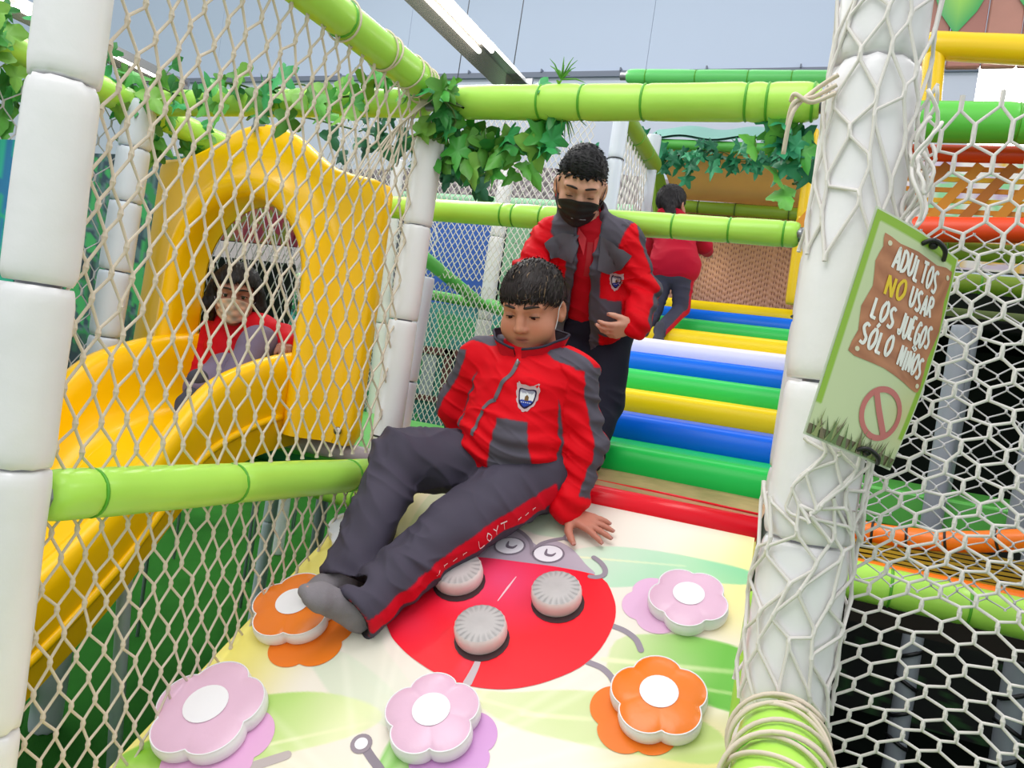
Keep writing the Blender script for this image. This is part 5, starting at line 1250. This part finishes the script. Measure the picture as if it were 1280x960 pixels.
def jacket1(V, N):
    c = np.tile(RED_J, (len(V), 1)); l, u, f = TB.loc(V)
    def put(m, q): c[m] = q
    for a, b, c2, e in ((shL, elL, wrL, 1), (shR, elR, wrR, -1)):
        t1, d1 = seg(V, a, b); t2, d2 = seg(V, b, c2); arm = (np.minimum(d1, d2) < .075) & (np.abs(V[:, 0]-a[0]) < .12)
        out_ = nz((.80*e, -.18 if e > 0 else -.55, .1))
        s_ = N@out_; side = N@nz(np.cross(nz(b-a), out_)); fwd = V[:, 1]
        ctr = np.where(t1 < 1, 1, 1)
        put(arm & (N@out_ > .80) & (u < .085) & (t2 < .80), GREY_J)
        put((e*l > .05) & (e*l < .17) & (N[:, 2] > .25) & (np.abs(f-(.030-.12*(e*l-.05))) < .016) & (u > .04), GREY_J)
    # neck: grey lining inside the collar
    rn = np.hypot(V[:, 0]-neck0[0], V[:, 1]-neck0[1]); inn_ = ((N[:, 0]*(V[:, 0]-neck0[0])+N[:, 1]*(V[:, 1]-neck0[1])) < 0) & (rn < .085) & (V[:, 2] > 1.40)
    put(inn_, np.array([58, 58, 70.]))
    put((l > -.005-(1.27-V[:, 2])*.1) & (l < .062+(1.27-V[:, 2])*.22) & (V[:, 2] < 1.268) & (N@TB.F > .2) & (np.minimum(dL, dL2) > .06), GREY_J)
    put((l < -.12) & (V[:, 2] < 1.26) & (N@TB.F > .0) & (np.abs(V[:, 0]-elR[0]) > .06), GREY_J)
    return c
jk = mk('jacket', V, Q, FAB, boy, soften(Q, jacket1(V0, N0))); jk['label'] = 'red zip jacket with grey bands and a school shield'
def collar(parent, c0, up, fwd, r0, r1, h, gap, cin, cout, name='collar', front=.75):
    up = nz(up); f = nz(np.array(fwd)-up*np.dot(fwd, up)); s = np.cross(up, f); P = []; ci = []
    for a in np.linspace(gap, 2*math.pi-gap, 44):
        d = f*math.cos(a)+s*math.sin(a); hh = h*(1-(1-front)*max(0, math.cos(a))**2)
        P.append([c0+d*(r0+(r1-r0)*t-.004*math.sin(t*math.pi))+up*hh*t+d*.0025*math.sin(a*9+t*2) for t in np.linspace(0, 1, 6)])
    P = np.array(P); D = P-c0; D -= (D@up)[..., None]*up; D /= np.linalg.norm(D, axis=-1)[..., None]
    m = MB(); m.grid(P+D*.0025, np.tile(cout, (P.shape[0]*P.shape[1], 1))); m.grid(P-D*.0025, np.tile(cin, (P.shape[0]*P.shape[1], 1)), flip=True)
    m.tube(P[:, -1], .0034, 6, c=cin); return m.build(name, FAB, parent)
collar(jk, neck0+np.array([.0, -.006, -.022]), (0, -.20, 1), (.06, -1, 0), .078, .093, .072, .10, (50, 50, 64), (198, 20, 40), front=.62)
cast = caster(jk)
def path_on(cast, Fr, pts, lift=.0016, fwd=.25):
    o = [cast(Fr.p(a, b, fwd), -Fr.F, lift) for a, b in spline(pts, 6)]; return np.array([q[0] for q in o]), [q[1] for q in o]
ZIPG = mat('zip_grey', (92, 88, 98), .5)
P, nn = path_on(cast, TB, [(.012, .075), (.006, .045), (-.012, .02), (-.020, -.005), (-.024, -.02)]); ribbon('zip', P, .011, ZIPG, jk, nn)
P, nn = path_on(cast, TB, [(-.022, -.022), (-.040, -.032), (-.052, -.05)]); ribbon('zip', P, .010, ZIPG, jk, nn)
P, nn = path_on(cast, TB, [(-.050, -.052), (-.060, -.085), (-.064, -.115)]); ribbon('zip', P, .010, ZIPG, jk, nn)
m = MB(); q, n_ = cast(TB.p(.012, .070, .25), -TB.F, .004); m.ball(q, (.004, .004, .010), 8, 6); m.build('zip_pull', STEEL, jk)
badge(jk, cast, TB, .052, -.008, .052)
# trousers
S = Solid((-1.08, 1.28, .76), (-.50, 1.95, 1.26), .0032)
S.cone(pelv+np.array([-.055, .005, .0]), pelv+np.array([.055, .005, 0]), .108, .108, .03); S.cone(pelv, pelv+np.array([0, -.01, .06]), .115, .115, .02, (TB.F, .85))
nL = nz(anL-knL); nR = nz(anR-knR)
S.chain([hipL, knL, anL+nL*.0], [.092, .070, .052], .02); S.cone(anL-nL*.10, anL+nL*.018, .056, .059, .015)
S.chain([hipR, knR, anR], [.090, .070, .050], .02); S.cone(anR-nR*.10, anR+nR*.012, .052, .055, .015)
for a, d in ((anL, nL), (anR, nR)):
    S.cone(a-d*.035, a+d*.12, .046, .052, .004, sub=True)
    S.apply(lambda X, Y, Z, a=a, d=d: -((X-a[0])*d[0]+(Y-a[1])*d[1]+(Z-a[2])*d[2]-.016), a-.075, a+.075, .002, sub=True)
V, Q = S.mesh(1); N = normals(V, Q)
V0, N0 = V.copy(), N.copy(); V = folds(V, N, .009, (.35, .6, .7), 5, 26, .35); N = normals(V, Q); V = folds(V, N, .0045, (.7, -.5, .3), 8, 44, .3); N = normals(V, Q)
for kp in (knR, anL-nL*.07, hipL): 
    w_ = np.exp(-(np.linalg.norm(V-kp, axis=1)/.085)**2); V = V+N*(w_*.0045*np.sin(V@nz((.5, .6, .6))*110+3*vnoise(V*14)))[:, None]
GREYP_ = np.array([74, 69, 84.])
def trousers1(V, N):
    c = np.tile(GREYP_, (len(V), 1))*(.94+.12*vnoise(V*12))[:, None]
    t1, d1 = seg(V, hipL, knL); t2, d2 = seg(V, knL, anL); onL = np.minimum(d1, d2) < .11
    tr1, e1 = seg(V, hipR, knR); tr2, e2 = seg(V, knR, anR); onL &= np.minimum(d1, d2) < np.minimum(e1, e2)
    o_ = nz((.80, -.42, -.30)); dl = nz(anL-hipL); o_ = nz(o_-dl*(o_@dl)); s_ = np.cross(dl, o_)
    a_ = np.arctan2(N@s_, N@o_); c[onL & (np.abs(a_-.05) < .30) & (t1 > .05)] = np.array([206, 14, 38.])
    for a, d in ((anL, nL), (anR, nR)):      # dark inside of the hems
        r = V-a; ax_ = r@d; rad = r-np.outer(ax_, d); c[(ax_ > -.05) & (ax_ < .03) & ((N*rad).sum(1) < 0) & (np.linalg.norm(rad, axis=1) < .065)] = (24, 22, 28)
    return c
tz = mk('trousers', V, Q, FAB, boy, soften(Q, trousers1(V0, N0))); tz['label'] = 'charcoal tracksuit trousers with a red side stripe'
tc = caster(tz); o_ = nz((.80, -.42, -.30))
def stripe_pl(a0, b0):
    dl = nz(anL-hipL); o2 = nz(o_-dl*(o_@dl)); w2 = np.cross(dl, o2)
    def f(x, y, h):
        p = a0+(b0-a0)*x+w2*y; q, n_ = tc(p+o2*.2, -o2, .0014+h); return q
    f.normal = o2; return f
def stripe_text(txt, x0, x1, hgt, a0, b0, wd):
    pf_ = stripe_pl(a0, b0); k = (x1-x0)/len(txt)
    for i, ch in enumerate(txt):
        for s in LET[ch]:
            pts_ = [(x0+(i+.1+.75*a)*k, (b-.5)*hgt) for a, b in s]
            try: stroke('stripe_lettering', pts_, wd, .0008, (236, 230, 232), parent=tz, place=pf_, n=3, mt=FAB, ends=False)
            except Exception: pass
LET = {'L': [[(0, 0), (0, 1), (.8, 1)]], 'O': [[(.4, 0), (0, .4), (.4, 1), (.85, .6), (.4, 0)]], 'Y': [[(0, 0), (.45, .5)], [(.9, 0), (.45, .5), (.4, 1)]], 'T': [[(0, 0), (.9, 0)], [(.45, 0), (.45, 1)]], '-': [[(.1, .6), (.7, .4)]], 'r': [[(.2, .2), (.2, .8)], [(.2, .4), (.7, .3)]]}
DECALS_T = True
kneeT = knL
stripe_text('LOYT', .98, .62, -.022, hipL, knL, .0034)
stripe_text('-r-r', .42, .06, -.012, knL, anL, .0020); stripe_text('r-r', .56, .30, -.011, hipL, knL, .0018)
for nm, a, t, lab in (('sock', anL, toL, 'L'), ('sock', anR, toR, 'R')):
    S = Solid(np.minimum(a, t)-.10, np.maximum(a, t)+.10, .003); foot(S, a, t, (0, -.5, .86), 1.0); S.cone(a, a-nz(a-(knL if lab == 'L' else knR))*.06, .030, .033, .01)
    V, Q = S.mesh(1); N = normals(V, Q); V = V+N*((vnoise(V*60)-.5)*.003)[:, None]; mk('sock', V, Q, SOCK, boy)
# blue white mask tucked under the chin, ear loop
m = MB(); P = np.array([[HB.p(-.060+.004*j, -.066-.020*math.sin(t*1.4)-.002*j, .030+.030*t) for j in range(4)] for t in np.linspace(0, 1, 6)]); m.grid(P); m.grid(P, flip=True); m.build('chin_mask', mat('mask_blue', (190, 208, 226), .7), boy)
m = MB(); m.tube(spline([HB.p(.070, -.045, .022), HB.p(.0745, -.02, .012), HB.p(.078, .006, .008), HB.p(.083, .022, -.004)], 6), .0012, 5); m.build('ear_loop', mat('loop_white', (226, 224, 226), .6), boy)

# ============================================================ the standing boy in the black mask
def mask_grid(H, name, mt, parent, grow=0, colf=None):
    P = []; cl = []
    for a in np.linspace(-1.22, 1.22, 25):
        row = []
        for t in np.linspace(0, 1, 15):
            top = -.010-.012*abs(a)**1.5+.006*math.cos(a*1.5); bot = -.098+.030*abs(a)**1.6*.7
            u = top+(bot-top)*t; nose = .016*math.exp(-(a/.33)**2)*(1-.35*t)+.004*math.sin(t*math.pi)
            f = .030+(.061+nose-.014*t)*math.cos(a)+.0016*math.sin(t*22)*math.cos(a); l = (.071-.010*t)*math.sin(a)
            row.append(H.p(l, u, f+.004+grow))
            if colf: cl.append(colf(a, t))
        P.append(row)
    m = MB(); P = np.array(P); m.grid(P, np.array(cl) if colf else None); m.grid(P-H.F*.003, np.array(cl) if colf else None, flip=True); o = m.build(name, mt, parent)
    for e in (-1, 1):
        m = MB(); m.tube(spline([H.p(e*.064, -.026, .048), H.p(e*.075, -.012, .018), H.p(e*.080, .012, -.004), H.p(e*.082, .024, -.016)], 5), .0014, 5); m.tube(spline([H.p(e*.058, -.068, .042), H.p(e*.073, -.045, .012), H.p(e*.080, -.032, -.008)], 5), .0014, 5); m.build('ear_loop', mt if not colf else SOCK, o)
    return o
H2 = Frame((-.748, 2.09, 1.925), (.31, -.80, -.56), roll=-.02, scale=.90)
T2 = Frame((-.722, 2.19, 1.735), (.22, -.86, -.46))
nk2, ch2, be2, pe2 = map(np.array, ((-.736, 2.150, 1.822), (-.722, 2.19, 1.735), (-.722, 2.26, 1.64), (-.725, 2.315, 1.56)))
sL2, sR2, eL2, wL2, eR2, wR2 = map(np.array, ((-.622, 2.155, 1.79), (-.838, 2.150, 1.785), (-.545, 2.185, 1.66), (-.528, 2.095, 1.552), (-.86, 2.06, 1.66), (-.78, 1.93, 1.535)))
hL2, hR2, kL2, kR2, aL2, aR2, tL2_, tR2_ = map(np.array, ((-.672, 2.325, 1.54), (-.785, 2.325, 1.54), (-.640, 2.255, 1.32), (-.755, 2.245, 1.32), (-.625, 2.12, 1.165), (-.765, 2.13, 1.165), (-.600, 2.005, 1.146), (-.755, 2.01, 1.146)))
cd2 = nz((-.62, -.74, -.16))
B2, (n2_, d2_, t2_) = hand_bones(wL2+np.array([-.004, -.006, -.006]), (-.85, -.42, -.30), (.25, .15, -.95), (-.20, -.75, .55), .92, curl=(.30, .35, .42, .55), spread=.06, thumb=.55, tcurl=.2, opp=.25)
B2r, (n2r, _, _) = hand_bones(wR2, (.25, -.75, -.60), (-.3, -.5, .8), (.9, .1, 0), .92, curl=(.3, .3, .3, .3))
SK2 = (214, 158, 136)
S = Solid((-1.0, 1.80, 1.09), (-.42, 2.45, 2.08), .0038)
add_head(S, H2, .98); S.cone(H2.p(0, -.05, -.03), nk2, .043, .046, .02)
S.chain([nk2, ch2, be2, pe2], [.05, .08, .085, .08], .03, (T2.F, .8)); S.chain([sL2, eL2, wL2], [.034, .028, .021], .01); S.chain([sR2, eR2, wR2], [.034, .028, .021], .01)
for e in (sL2, sR2): S.cone(nk2, e, .04, .034, .02)
S.chain([hL2, kL2, aL2], [.055, .038, .027], .02); S.chain([hR2, kR2, aR2], [.055, .038, .027], .02); foot(S, aL2, tL2_, (0, 0, 1), .75); foot(S, aR2, tR2_, (0, 0, 1), .75)
add_hand(S, B2); add_hand(S, B2r)
V, Q = S.mesh(1)
boy2 = mk('person', V, Q, SKIN, None, skin_color(SK2, H2)(V), origin=(-.7, 2.1, 1.12))
tag(boy2, 'person in black face mask and open red jacket bending forward behind the seated one', 'person')
face_parts(boy2, H2, gaze=-.75, open_=.28, brow=(30, 22, 20), lids=(200, 140, 118)); nails(boy2, B2, n2_)
mask_grid(H2, 'face_mask', mat('black_mask', (26, 26, 30), .6, bump=(200, .2, .001)), boy2)
m = MB(); m.tube([H2.p(a, -.067+.5*a*a, .0985-5*a*a) for a in np.linspace(-.016, .03, 7)], .0014, 5); m.build('mask_glint_line', mat('mask_glint', (120, 120, 126), .5), boy2)  # highlight on the mask drawn as a pale line
hair_cap(boy2, H2, [(-.12, -.06), (-.085, -.05), (-.05, -.03), (-.02, .012), (.012, .016), (.03, .030), (.05, .046), (.085, .058)], (22, 20, 24), n_tuft=2400, tuft=.022, seed=5, thick=(.0800, .108, .0985), part_u=.028, comb=(.8, .1, .5), taper=.013)
# shirt
S = Solid((-.95, 1.98, 1.48), (-.50, 2.45, 1.90), .0042)
S.chain([nk2-np.array([0, 0, .01]), ch2, be2, pe2], [.062, .096, .100, .095], .03, (T2.F, .82)); S.cone(nk2, sL2, .045, .045, .02); S.cone(nk2, sR2, .045, .045, .02)
S.cone(nk2, H2.p(0, -.05, -.012), .056, .055, .012); S.cone(nk2, H2.p(0, -.02, .01), .040, .062, .004, sub=True)
V, Q = S.mesh(1); N = normals(V, Q); V = folds(V, N, .004, (.2, 0, 1), 12, 28)
sh = mk('shirt', V, Q, FAB, boy2, np.tile(np.array([190, 14, 34.]), (len(V), 1))); sh['label'] = 'red polo shirt with a collar'
cs2 = caster(sh)
for e in (-1, 1):
    m = MB(); P = np.array([[cs2(T2.p(e*(.012+.026*t)+.0, .082+.030*t-.022*j*(1-t*.4), .25), -T2.F, .004+.003*j)[0] for j in range(3)] for t in np.linspace(0, 1, 7)])
    m.grid(P); m.grid(P, flip=True); m.build('shirt_collar', mat('shirt_red', (196, 18, 38), .6), sh)
P, nn = path_on(cs2, T2, [(.0, .075), (.002, .03), (.0, -.02)]); ribbon('placket', P, .016, mat('shirt_red2', (178, 12, 30), .65), sh, nn)
# open jacket
S = Solid((-1.0, 1.86, 1.42), (-.44, 2.48, 1.92), .0034)
S.chain([nk2-np.array([0, 0, .012]), ch2, be2, pe2+np.array([0, -.01, -.02])], [.080, .114, .118, .118], .03, (T2.F, .86))
S.chain([sL2, eL2, wL2], [.056, .046, .039], .016); S.chain([sR2, eR2, wR2], [.056, .046, .039], .016)
for e in (sL2, sR2): S.cone(nk2, e, .058, .054, .03)
S.ell(T2.p(.085, -.135, .075), T2.ax, (.055, .085, .05), .03)                                 # left front flaring away
S.cone(nk2+np.array([.0, .0, .0]), H2.p(0, -.045, -.05), .072, .068, .014)
S.cone(nk2, H2.p(0, -.0, .0), .050, .07, .004, sub=True)
def gap(X, Y, Z):
    x, y, z = X-T2.c[0], Y-T2.c[1], Z-T2.c[2]; l = x*T2.L[0]+y*T2.L[1]+z*T2.L[2]; u = x*T2.U[0]+y*T2.U[1]+z*T2.U[2]; f = x*T2.F[0]+y*T2.F[1]+z*T2.F[2]
    w = .022+.16*np.maximum(u-.03, 0)+.10*np.maximum(-u-.02, 0); return np.maximum(np.abs(l+.010)-w, .02-f)
S.apply(gap, T2.c-.3, T2.c+.3, .006, sub=True)
V, Q = S.mesh(1); N = normals(V, Q); V0, N0 = V.copy(), N.copy(); V = folds(V, N, .0065, (.1, 0, 1), 21, 28); N = normals(V, Q); V = folds(V, N, .0035, (.6, .1, .8), 27, 50, .3); N = normals(V, Q)
for a, b in ((sL2, eL2), (eL2, wL2), (sR2, eR2), (eR2, wR2)):
    t, d = seg(V, a, b); V = V+N*((d < .062)*.0032*np.sin(V[:, 2]*115+V[:, 0]*70+3*vnoise(V*18)))[:, None]
def jacket2(V, N):
    c = np.tile(RED_J, (len(V), 1)); l, u, f = T2.loc(V); w = .022+.16*np.maximum(u-.03, 0)+.10*np.maximum(-u-.02, 0)
    t1, d1 = seg(V, sL2, eL2); t2, d2 = seg(V, eL2, wL2); r1, e1 = seg(V, sR2, eR2); r2, e2 = seg(V, eR2, wR2); arm = (np.minimum(np.minimum(d1, d2), np.minimum(e1, e2)) < .06)
    body_ = ~arm | (np.abs(l) < .085)
    c[body_ & (np.abs(l+.010) < w+.030) & (f > .01)] = GREY_J
    c[body_ & (u > .062) & (np.abs(l) < .12) & (f > -.10) & (np.linalg.norm(V-nk2, axis=1) < .145)] = GREY_J
    c[body_ & (l > .02) & (u < -.075) & (u > -.185) & (f > .0) & (l < .115)] = GREY_J
    for a, b, cc, e in ((sL2, eL2, wL2, 1), (sR2, eR2, wR2, -1)):
        o2 = nz((.85*e, .1, .35)); t, d = seg(V, a, b); tt, dd = seg(V, b, cc); c[(np.minimum(d, dd) < .07) & (N@o2 > .86) & (e*l > .07)] = GREY_J
    return c
jk2 = mk('jacket', V, Q, FAB, boy2, soften(Q, jacket2(V0, N0))); jk2['label'] = 'open red tracksuit jacket with grey lapels'
cast2 = caster(jk2)
badge(jk2, cast2, T2, .088, -.026, .042)
for e, off in ((-1, -.034), (1, .014)):       # turned down collar wings
    pts = [(e*.030+.0, .098), (e*.070, .088), (e*.122, .060), (e*.100, .018), (e*.062, -.002), (e*.030, .010)] if e > 0 else [(-.034, .098), (-.080, .090), (-.130, .062), (-.112, .022), (-.072, .022), (-.040, .02)]
    def pl2(x, y, h): return cast2(T2.p(x, y, .3), -T2.F, .007+h)[0]
    pl2.normal = T2.F
    decal('collar_wing', np.concatenate([np.linspace(pts[i], pts[(i+1) % len(pts)], 4, endpoint=False) for i in range(len(pts))]), 0, ink((92, 88, 98)), n=0, rings=6, parent=jk2, place=pl2, mt=FAB)
# bracelet of coloured beads
BC = [(120, 40, 140), (70, 170, 110), (230, 230, 236), (90, 40, 130), (220, 120, 150), (60, 60, 150)]
dW = nz(np.array(B2[0][2])-wL2); u_ = nz(np.cross(dW, (0, 0, 1))); v_ = np.cross(dW, u_)
for k in range(14):
    a = k*2*math.pi/14; m = MB(); m.ball(wL2+dW*.004+(u_*math.cos(a)+v_*math.sin(a))*.0255, .0050, 8, 6); m.build('bracelet_bead', mat('bead_%d' % (k % 6), BC[k % 6], .3), boy2)
# trousers and socks
S = Solid((-.90, 1.98, 1.1), (-.52, 2.47, 1.64), .0045)
S.cone(pe2+np.array([-.04, .0, 0]), pe2+np.array([.04, .0, 0]), .098, .098, .03)
S.chain([hL2, kL2, aL2], [.078, .062, .052], .018); S.chain([hR2, kR2, aR2], [.078, .062, .052], .018)
V, Q = S.mesh(1); N = normals(V, Q); V = folds(V, N, .005, (.1, .4, 1), 31, 26)
t1 = mk('trousers', V, Q, FAB, boy2, np.tile(np.array([30, 31, 46.]), (len(V), 1))); t1['label'] = 'dark navy tracksuit trousers'
for a, t in ((aL2, tL2_), (aR2, tR2_)):
    S = Solid(np.minimum(a, t)-.09, np.maximum(a, t)+.09, .0045); foot(S, a, t, (0, 0, 1), .95); V, Q = S.mesh(1); mk('sock', V, Q, SOCK, boy2)

# ============================================================ the girl climbing the steps, seen from behind
H3 = Frame((-.945, 4.13, 2.365), (.28, .88, .10), scale=.90); T3 = Frame((-.885, 4.06, 2.165), (.05, .93, .28))
g = lambda *q: np.array(q, float)
nk, ch, be, pe = g(-.915, 4.10, 2.27), g(-.893, 4.07, 2.19), g(-.870, 4.02, 2.09), g(-.853, 3.985, 2.015)
sL, sR, eL, wL, eR, wR = g(-.99, 4.08, 2.235), g(-.805, 4.09, 2.24), g(-1.03, 4.20, 2.14), g(-1.01, 4.33, 2.06), g(-.755, 4.20, 2.17), g(-.76, 4.34, 2.17)
hL, hR, kL, kR, aL, aR, tL, tR = g(-.905, 3.985, 1.96), g(-.800, 3.99, 1.96), g(-.915, 3.96, 1.78), g(-.790, 4.01, 1.80), g(-.930, 3.90, 1.66), g(-.845, 3.85, 1.665), g(-.93, 3.995, 1.628), g(-.838, 3.80, 1.578)
def add_tag_person(lo, hi, H, parts, h, skin, label, origin, face=True, hands=()):
    S = Solid(lo, hi, h); add_head(S, H, 1.0)
    for pts, rad, k, fl in parts: S.chain(pts, rad, k, fl)
    for hb in hands: add_hand(S, hb)
    V, Q = S.mesh(1); o = mk('person', V, Q, SKIN, None, skin_color(skin, H)(V), origin=origin); return tag(o, label, 'person')
B3r, _ = hand_bones(wR, (.05, .95, -.1), (.2, .1, 1), (-1, 0, 0), .8); B3l, _ = hand_bones(wL, (.05, .9, -.3), (0, .3, 1), (1, 0, 0), .8)
p3 = add_tag_person((-1.12, 3.72, 1.52), (-.66, 4.48, 2.49), H3, [([H3.p(0, -.05, -.03), nk], [.042, .044], .02, None), ([nk, ch, be, pe], [.05, .075, .08, .08], .03, (T3.F, .8)), ([nk, sL, eL, wL], [.04, .034, .028, .021], .014, None), ([nk, sR, eR, wR], [.04, .034, .028, .021], .014, None), ([hL, kL, aL, tL*.6+aL*.4], [.05, .036, .022, .008], .01, None), ([hR, kR, aR, tR*.6+aR*.4], [.05, .036, .022, .008], .01, None)],
    .005, (196, 140, 116), 'person in red jacket and grey trousers climbing the steps with back turned', (-.86, 3.95, 1.6), hands=(B3r, B3l))
hair_cap(p3, H3, [(-.12, -.05), (-.085, -.06), (-.05, -.055), (-.02, -.03), (.02, .0), (.05, .03), (.085, .046)], (30, 26, 30), n_tuft=700, tuft=.02, seed=8, thick=(.0865, .096, .105), comb=(-.6, -.8, -.3),
    sub=lambda S: S.chain([H3.p(-.03, -.01, -.085), H3.p(-.05, -.07, -.095), H3.p(-.055, -.125, -.085)], [.034, .03, .012], .02))
S = Solid((-1.12, 3.82, 1.88), (-.66, 4.42, 2.36), .005)
S.chain([nk, ch, be, pe+g(0, 0, .015)], [.07, .104, .110, .114], .03, (T3.F, .85)); S.chain([sL, eL, wL], [.05, .043, .036], .016); S.chain([sR, eR, wR], [.05, .043, .036], .016)
S.cone(pe+g(-.045, 0, .0), pe+g(.045, 0, .0), .092, .092, .03)
for e in (sL, sR): S.cone(nk, e, .052, .05, .03)
S.cone(nk, H3.p(0, -.06, -.04), .062, .058, .014); S.cone(nk, H3.p(0, 0, .0), .046, .06, .004, sub=True)
V, Q = S.mesh(1); N = normals(V, Q); V = folds(V, N, .005, (.2, 0, 1), 41, 24); mk('jacket', V, Q, FAB, p3, np.tile(np.array([176, 14, 44.]), (len(V), 1)))
S = Solid((-1.02, 3.72, 1.56), (-.68, 4.15, 2.12), .005)
S.cone(pe+g(-.035, 0, -.03), pe+g(.035, 0, -.03), .082, .082, .02); S.chain([hL, kL, aL], [.060, .043, .036], .012); S.chain([hR, kR, aR], [.060, .043, .036], .012)
V, Q = S.mesh(1); N = normals(V, Q); V = folds(V, N, .005, (.1, .3, 1), 43, 26)
cc = np.tile(np.array([62, 62, 78.]), (len(V), 1)); cc[(N@nz((.95, .1, 0)) > .80) & (V[:, 0] > -.83)] = (178, 16, 40); mk('trousers', V, Q, FAB, p3, cc)
for a, t, up in ((aL, tL, (0, 0, 1)), (aR, tR, (0, .9, .3))):
    S = Solid(np.minimum(a, t)-.09, np.maximum(a, t)+.09, .005); foot(S, a, t, up, .85); V, Q = S.mesh(1); mk('sock', V, Q, SOCKD, p3)

# ============================================================ the girl coming down the yellow slide
H4 = Frame((-1.868, 1.995, 1.492), (.62, -.77, -.12), scale=.88); T4 = Frame((-1.885, 2.05, 1.33), (.45, -.88, .15))
nk, ch, be, pe = g(-1.885, 2.03, 1.405), g(-1.882, 2.05, 1.335), g(-1.88, 2.06, 1.25), g(-1.87, 2.06, 1.185)
sL, sR, eL, wL, eR, wR = g(-1.775, 2.03, 1.385), g(-1.985, 2.06, 1.38), g(-1.668, 2.02, 1.375), g(-1.60, 1.955, 1.36), g(-2.0, 2.02, 1.26), g(-1.97, 1.97, 1.16)
hL, hR, kL, kR, aL, aR, tL, tR = g(-1.81, 2.02, 1.185), g(-1.92, 2.02, 1.185), g(-1.665, 1.90, 1.345), g(-1.79, 1.90, 1.245), g(-1.665, 1.78, 1.16), g(-1.725, 1.74, 1.195), g(-1.66, 1.70, 1.10), g(-1.695, 1.655, 1.145)
B4, _ = hand_bones(wL, (.45, -.75, -.25), (.3, .1, .95), (-.8, -.5, 0), .78, curl=(.4, .45, .5, .5))
B4r, _ = hand_bones(wR, (.5, -.8, -.2), (-.2, 0, 1), (.8, .4, 0), .78)
p4 = add_tag_person((-2.08, 1.62, 1.02), (-1.52, 2.2, 1.63), H4, [([H4.p(0, -.05, -.03), nk], [.040, .042], .02, None), ([nk, ch, be, pe], [.05, .075, .078, .075], .03, (T4.F, .8)), ([nk, sL, eL, wL], [.04, .034, .028, .021], .014, None), ([nk, sR, eR, wR], [.04, .034, .028, .021], .014, None), ([hL, kL, aL, tL*.6+aL*.4], [.05, .036, .022, .008], .01, None), ([hR, kR, aR, tR*.6+aR*.4], [.05, .036, .022, .008], .01, None)],
    .0045, (150, 98, 78), 'person in pale face mask and red top coming down the yellow slide', (-1.87, 2.0, 1.1), hands=(B4, B4r))
face_parts(p4, H4, gaze=-.1, open_=.7, brow=(30, 22, 20), lids=(140, 90, 72))
mask_grid(H4, 'face_mask', mat('printed_mask', vcol=True, rough=.7), p4, colf=lambda a, t: np.array([196, 168, 146.])+np.array([40, 20, 10.])*math.sin(a*9)*math.sin(t*14))
hair_cap(p4, H4, [(-.12, -.09), (-.05, -.09), (-.02, -.085), (.012, -.07), (.028, .01), (.05, .04), (.085, .052)], (28, 22, 22), n_tuft=900, tuft=.022, seed=11, thick=(.0925, .098, .104), comb=(.4, -.9, .3),
    sub=lambda S: [S.chain([H4.p(e*.076, .01, .0), H4.p(e*.088, -.05, -.004), H4.p(e*.084, -.105, -.02)], [.026, .026, .014], .02) for e in (-1, 1)])
S = Solid((-2.1, 1.85, 1.1), (-1.55, 2.2, 1.46), .005)
S.chain([nk-g(0, 0, .01), ch, be, pe], [.062, .10, .106, .10], .03, (T4.F, .86)); S.chain([sL, eL, wL], [.05, .043, .036], .016); S.chain([sR, eR, wR], [.05, .043, .036], .016)
for e in (sL, sR): S.cone(nk, e, .05, .05, .03)
V, Q = S.mesh(1); N = normals(V, Q); V = folds(V, N, .005, (.2, 0, 1), 51, 26); mk('jacket', V, Q, FAB, p4, np.tile(np.array([196, 16, 30.]), (len(V), 1)))
S = Solid((-2.05, 1.66, 1.08), (-1.6, 2.2, 1.46), .005)
S.cone(pe+g(-.03, 0, -.0), pe+g(.03, 0, -.0), .088, .088, .03); S.chain([hL, kL, aL], [.066, .056, .046], .016); S.chain([hR, kR, aR], [.066, .054, .044], .016)
V, Q = S.mesh(1); N = normals(V, Q); V = folds(V, N, .004, (.1, .3, 1), 53, 26); mk('trousers', V, Q, FAB, p4, np.tile(np.array([112, 100, 122.]), (len(V), 1)))
for a, t in ((aL, tL), (aR, tR)):
    S = Solid(np.minimum(a, t)-.09, np.maximum(a, t)+.09, .005); foot(S, a, t, (.2, -.5, .8), 1.05); V, Q = S.mesh(1); mk('sock', V, Q, SOCKD, p4)
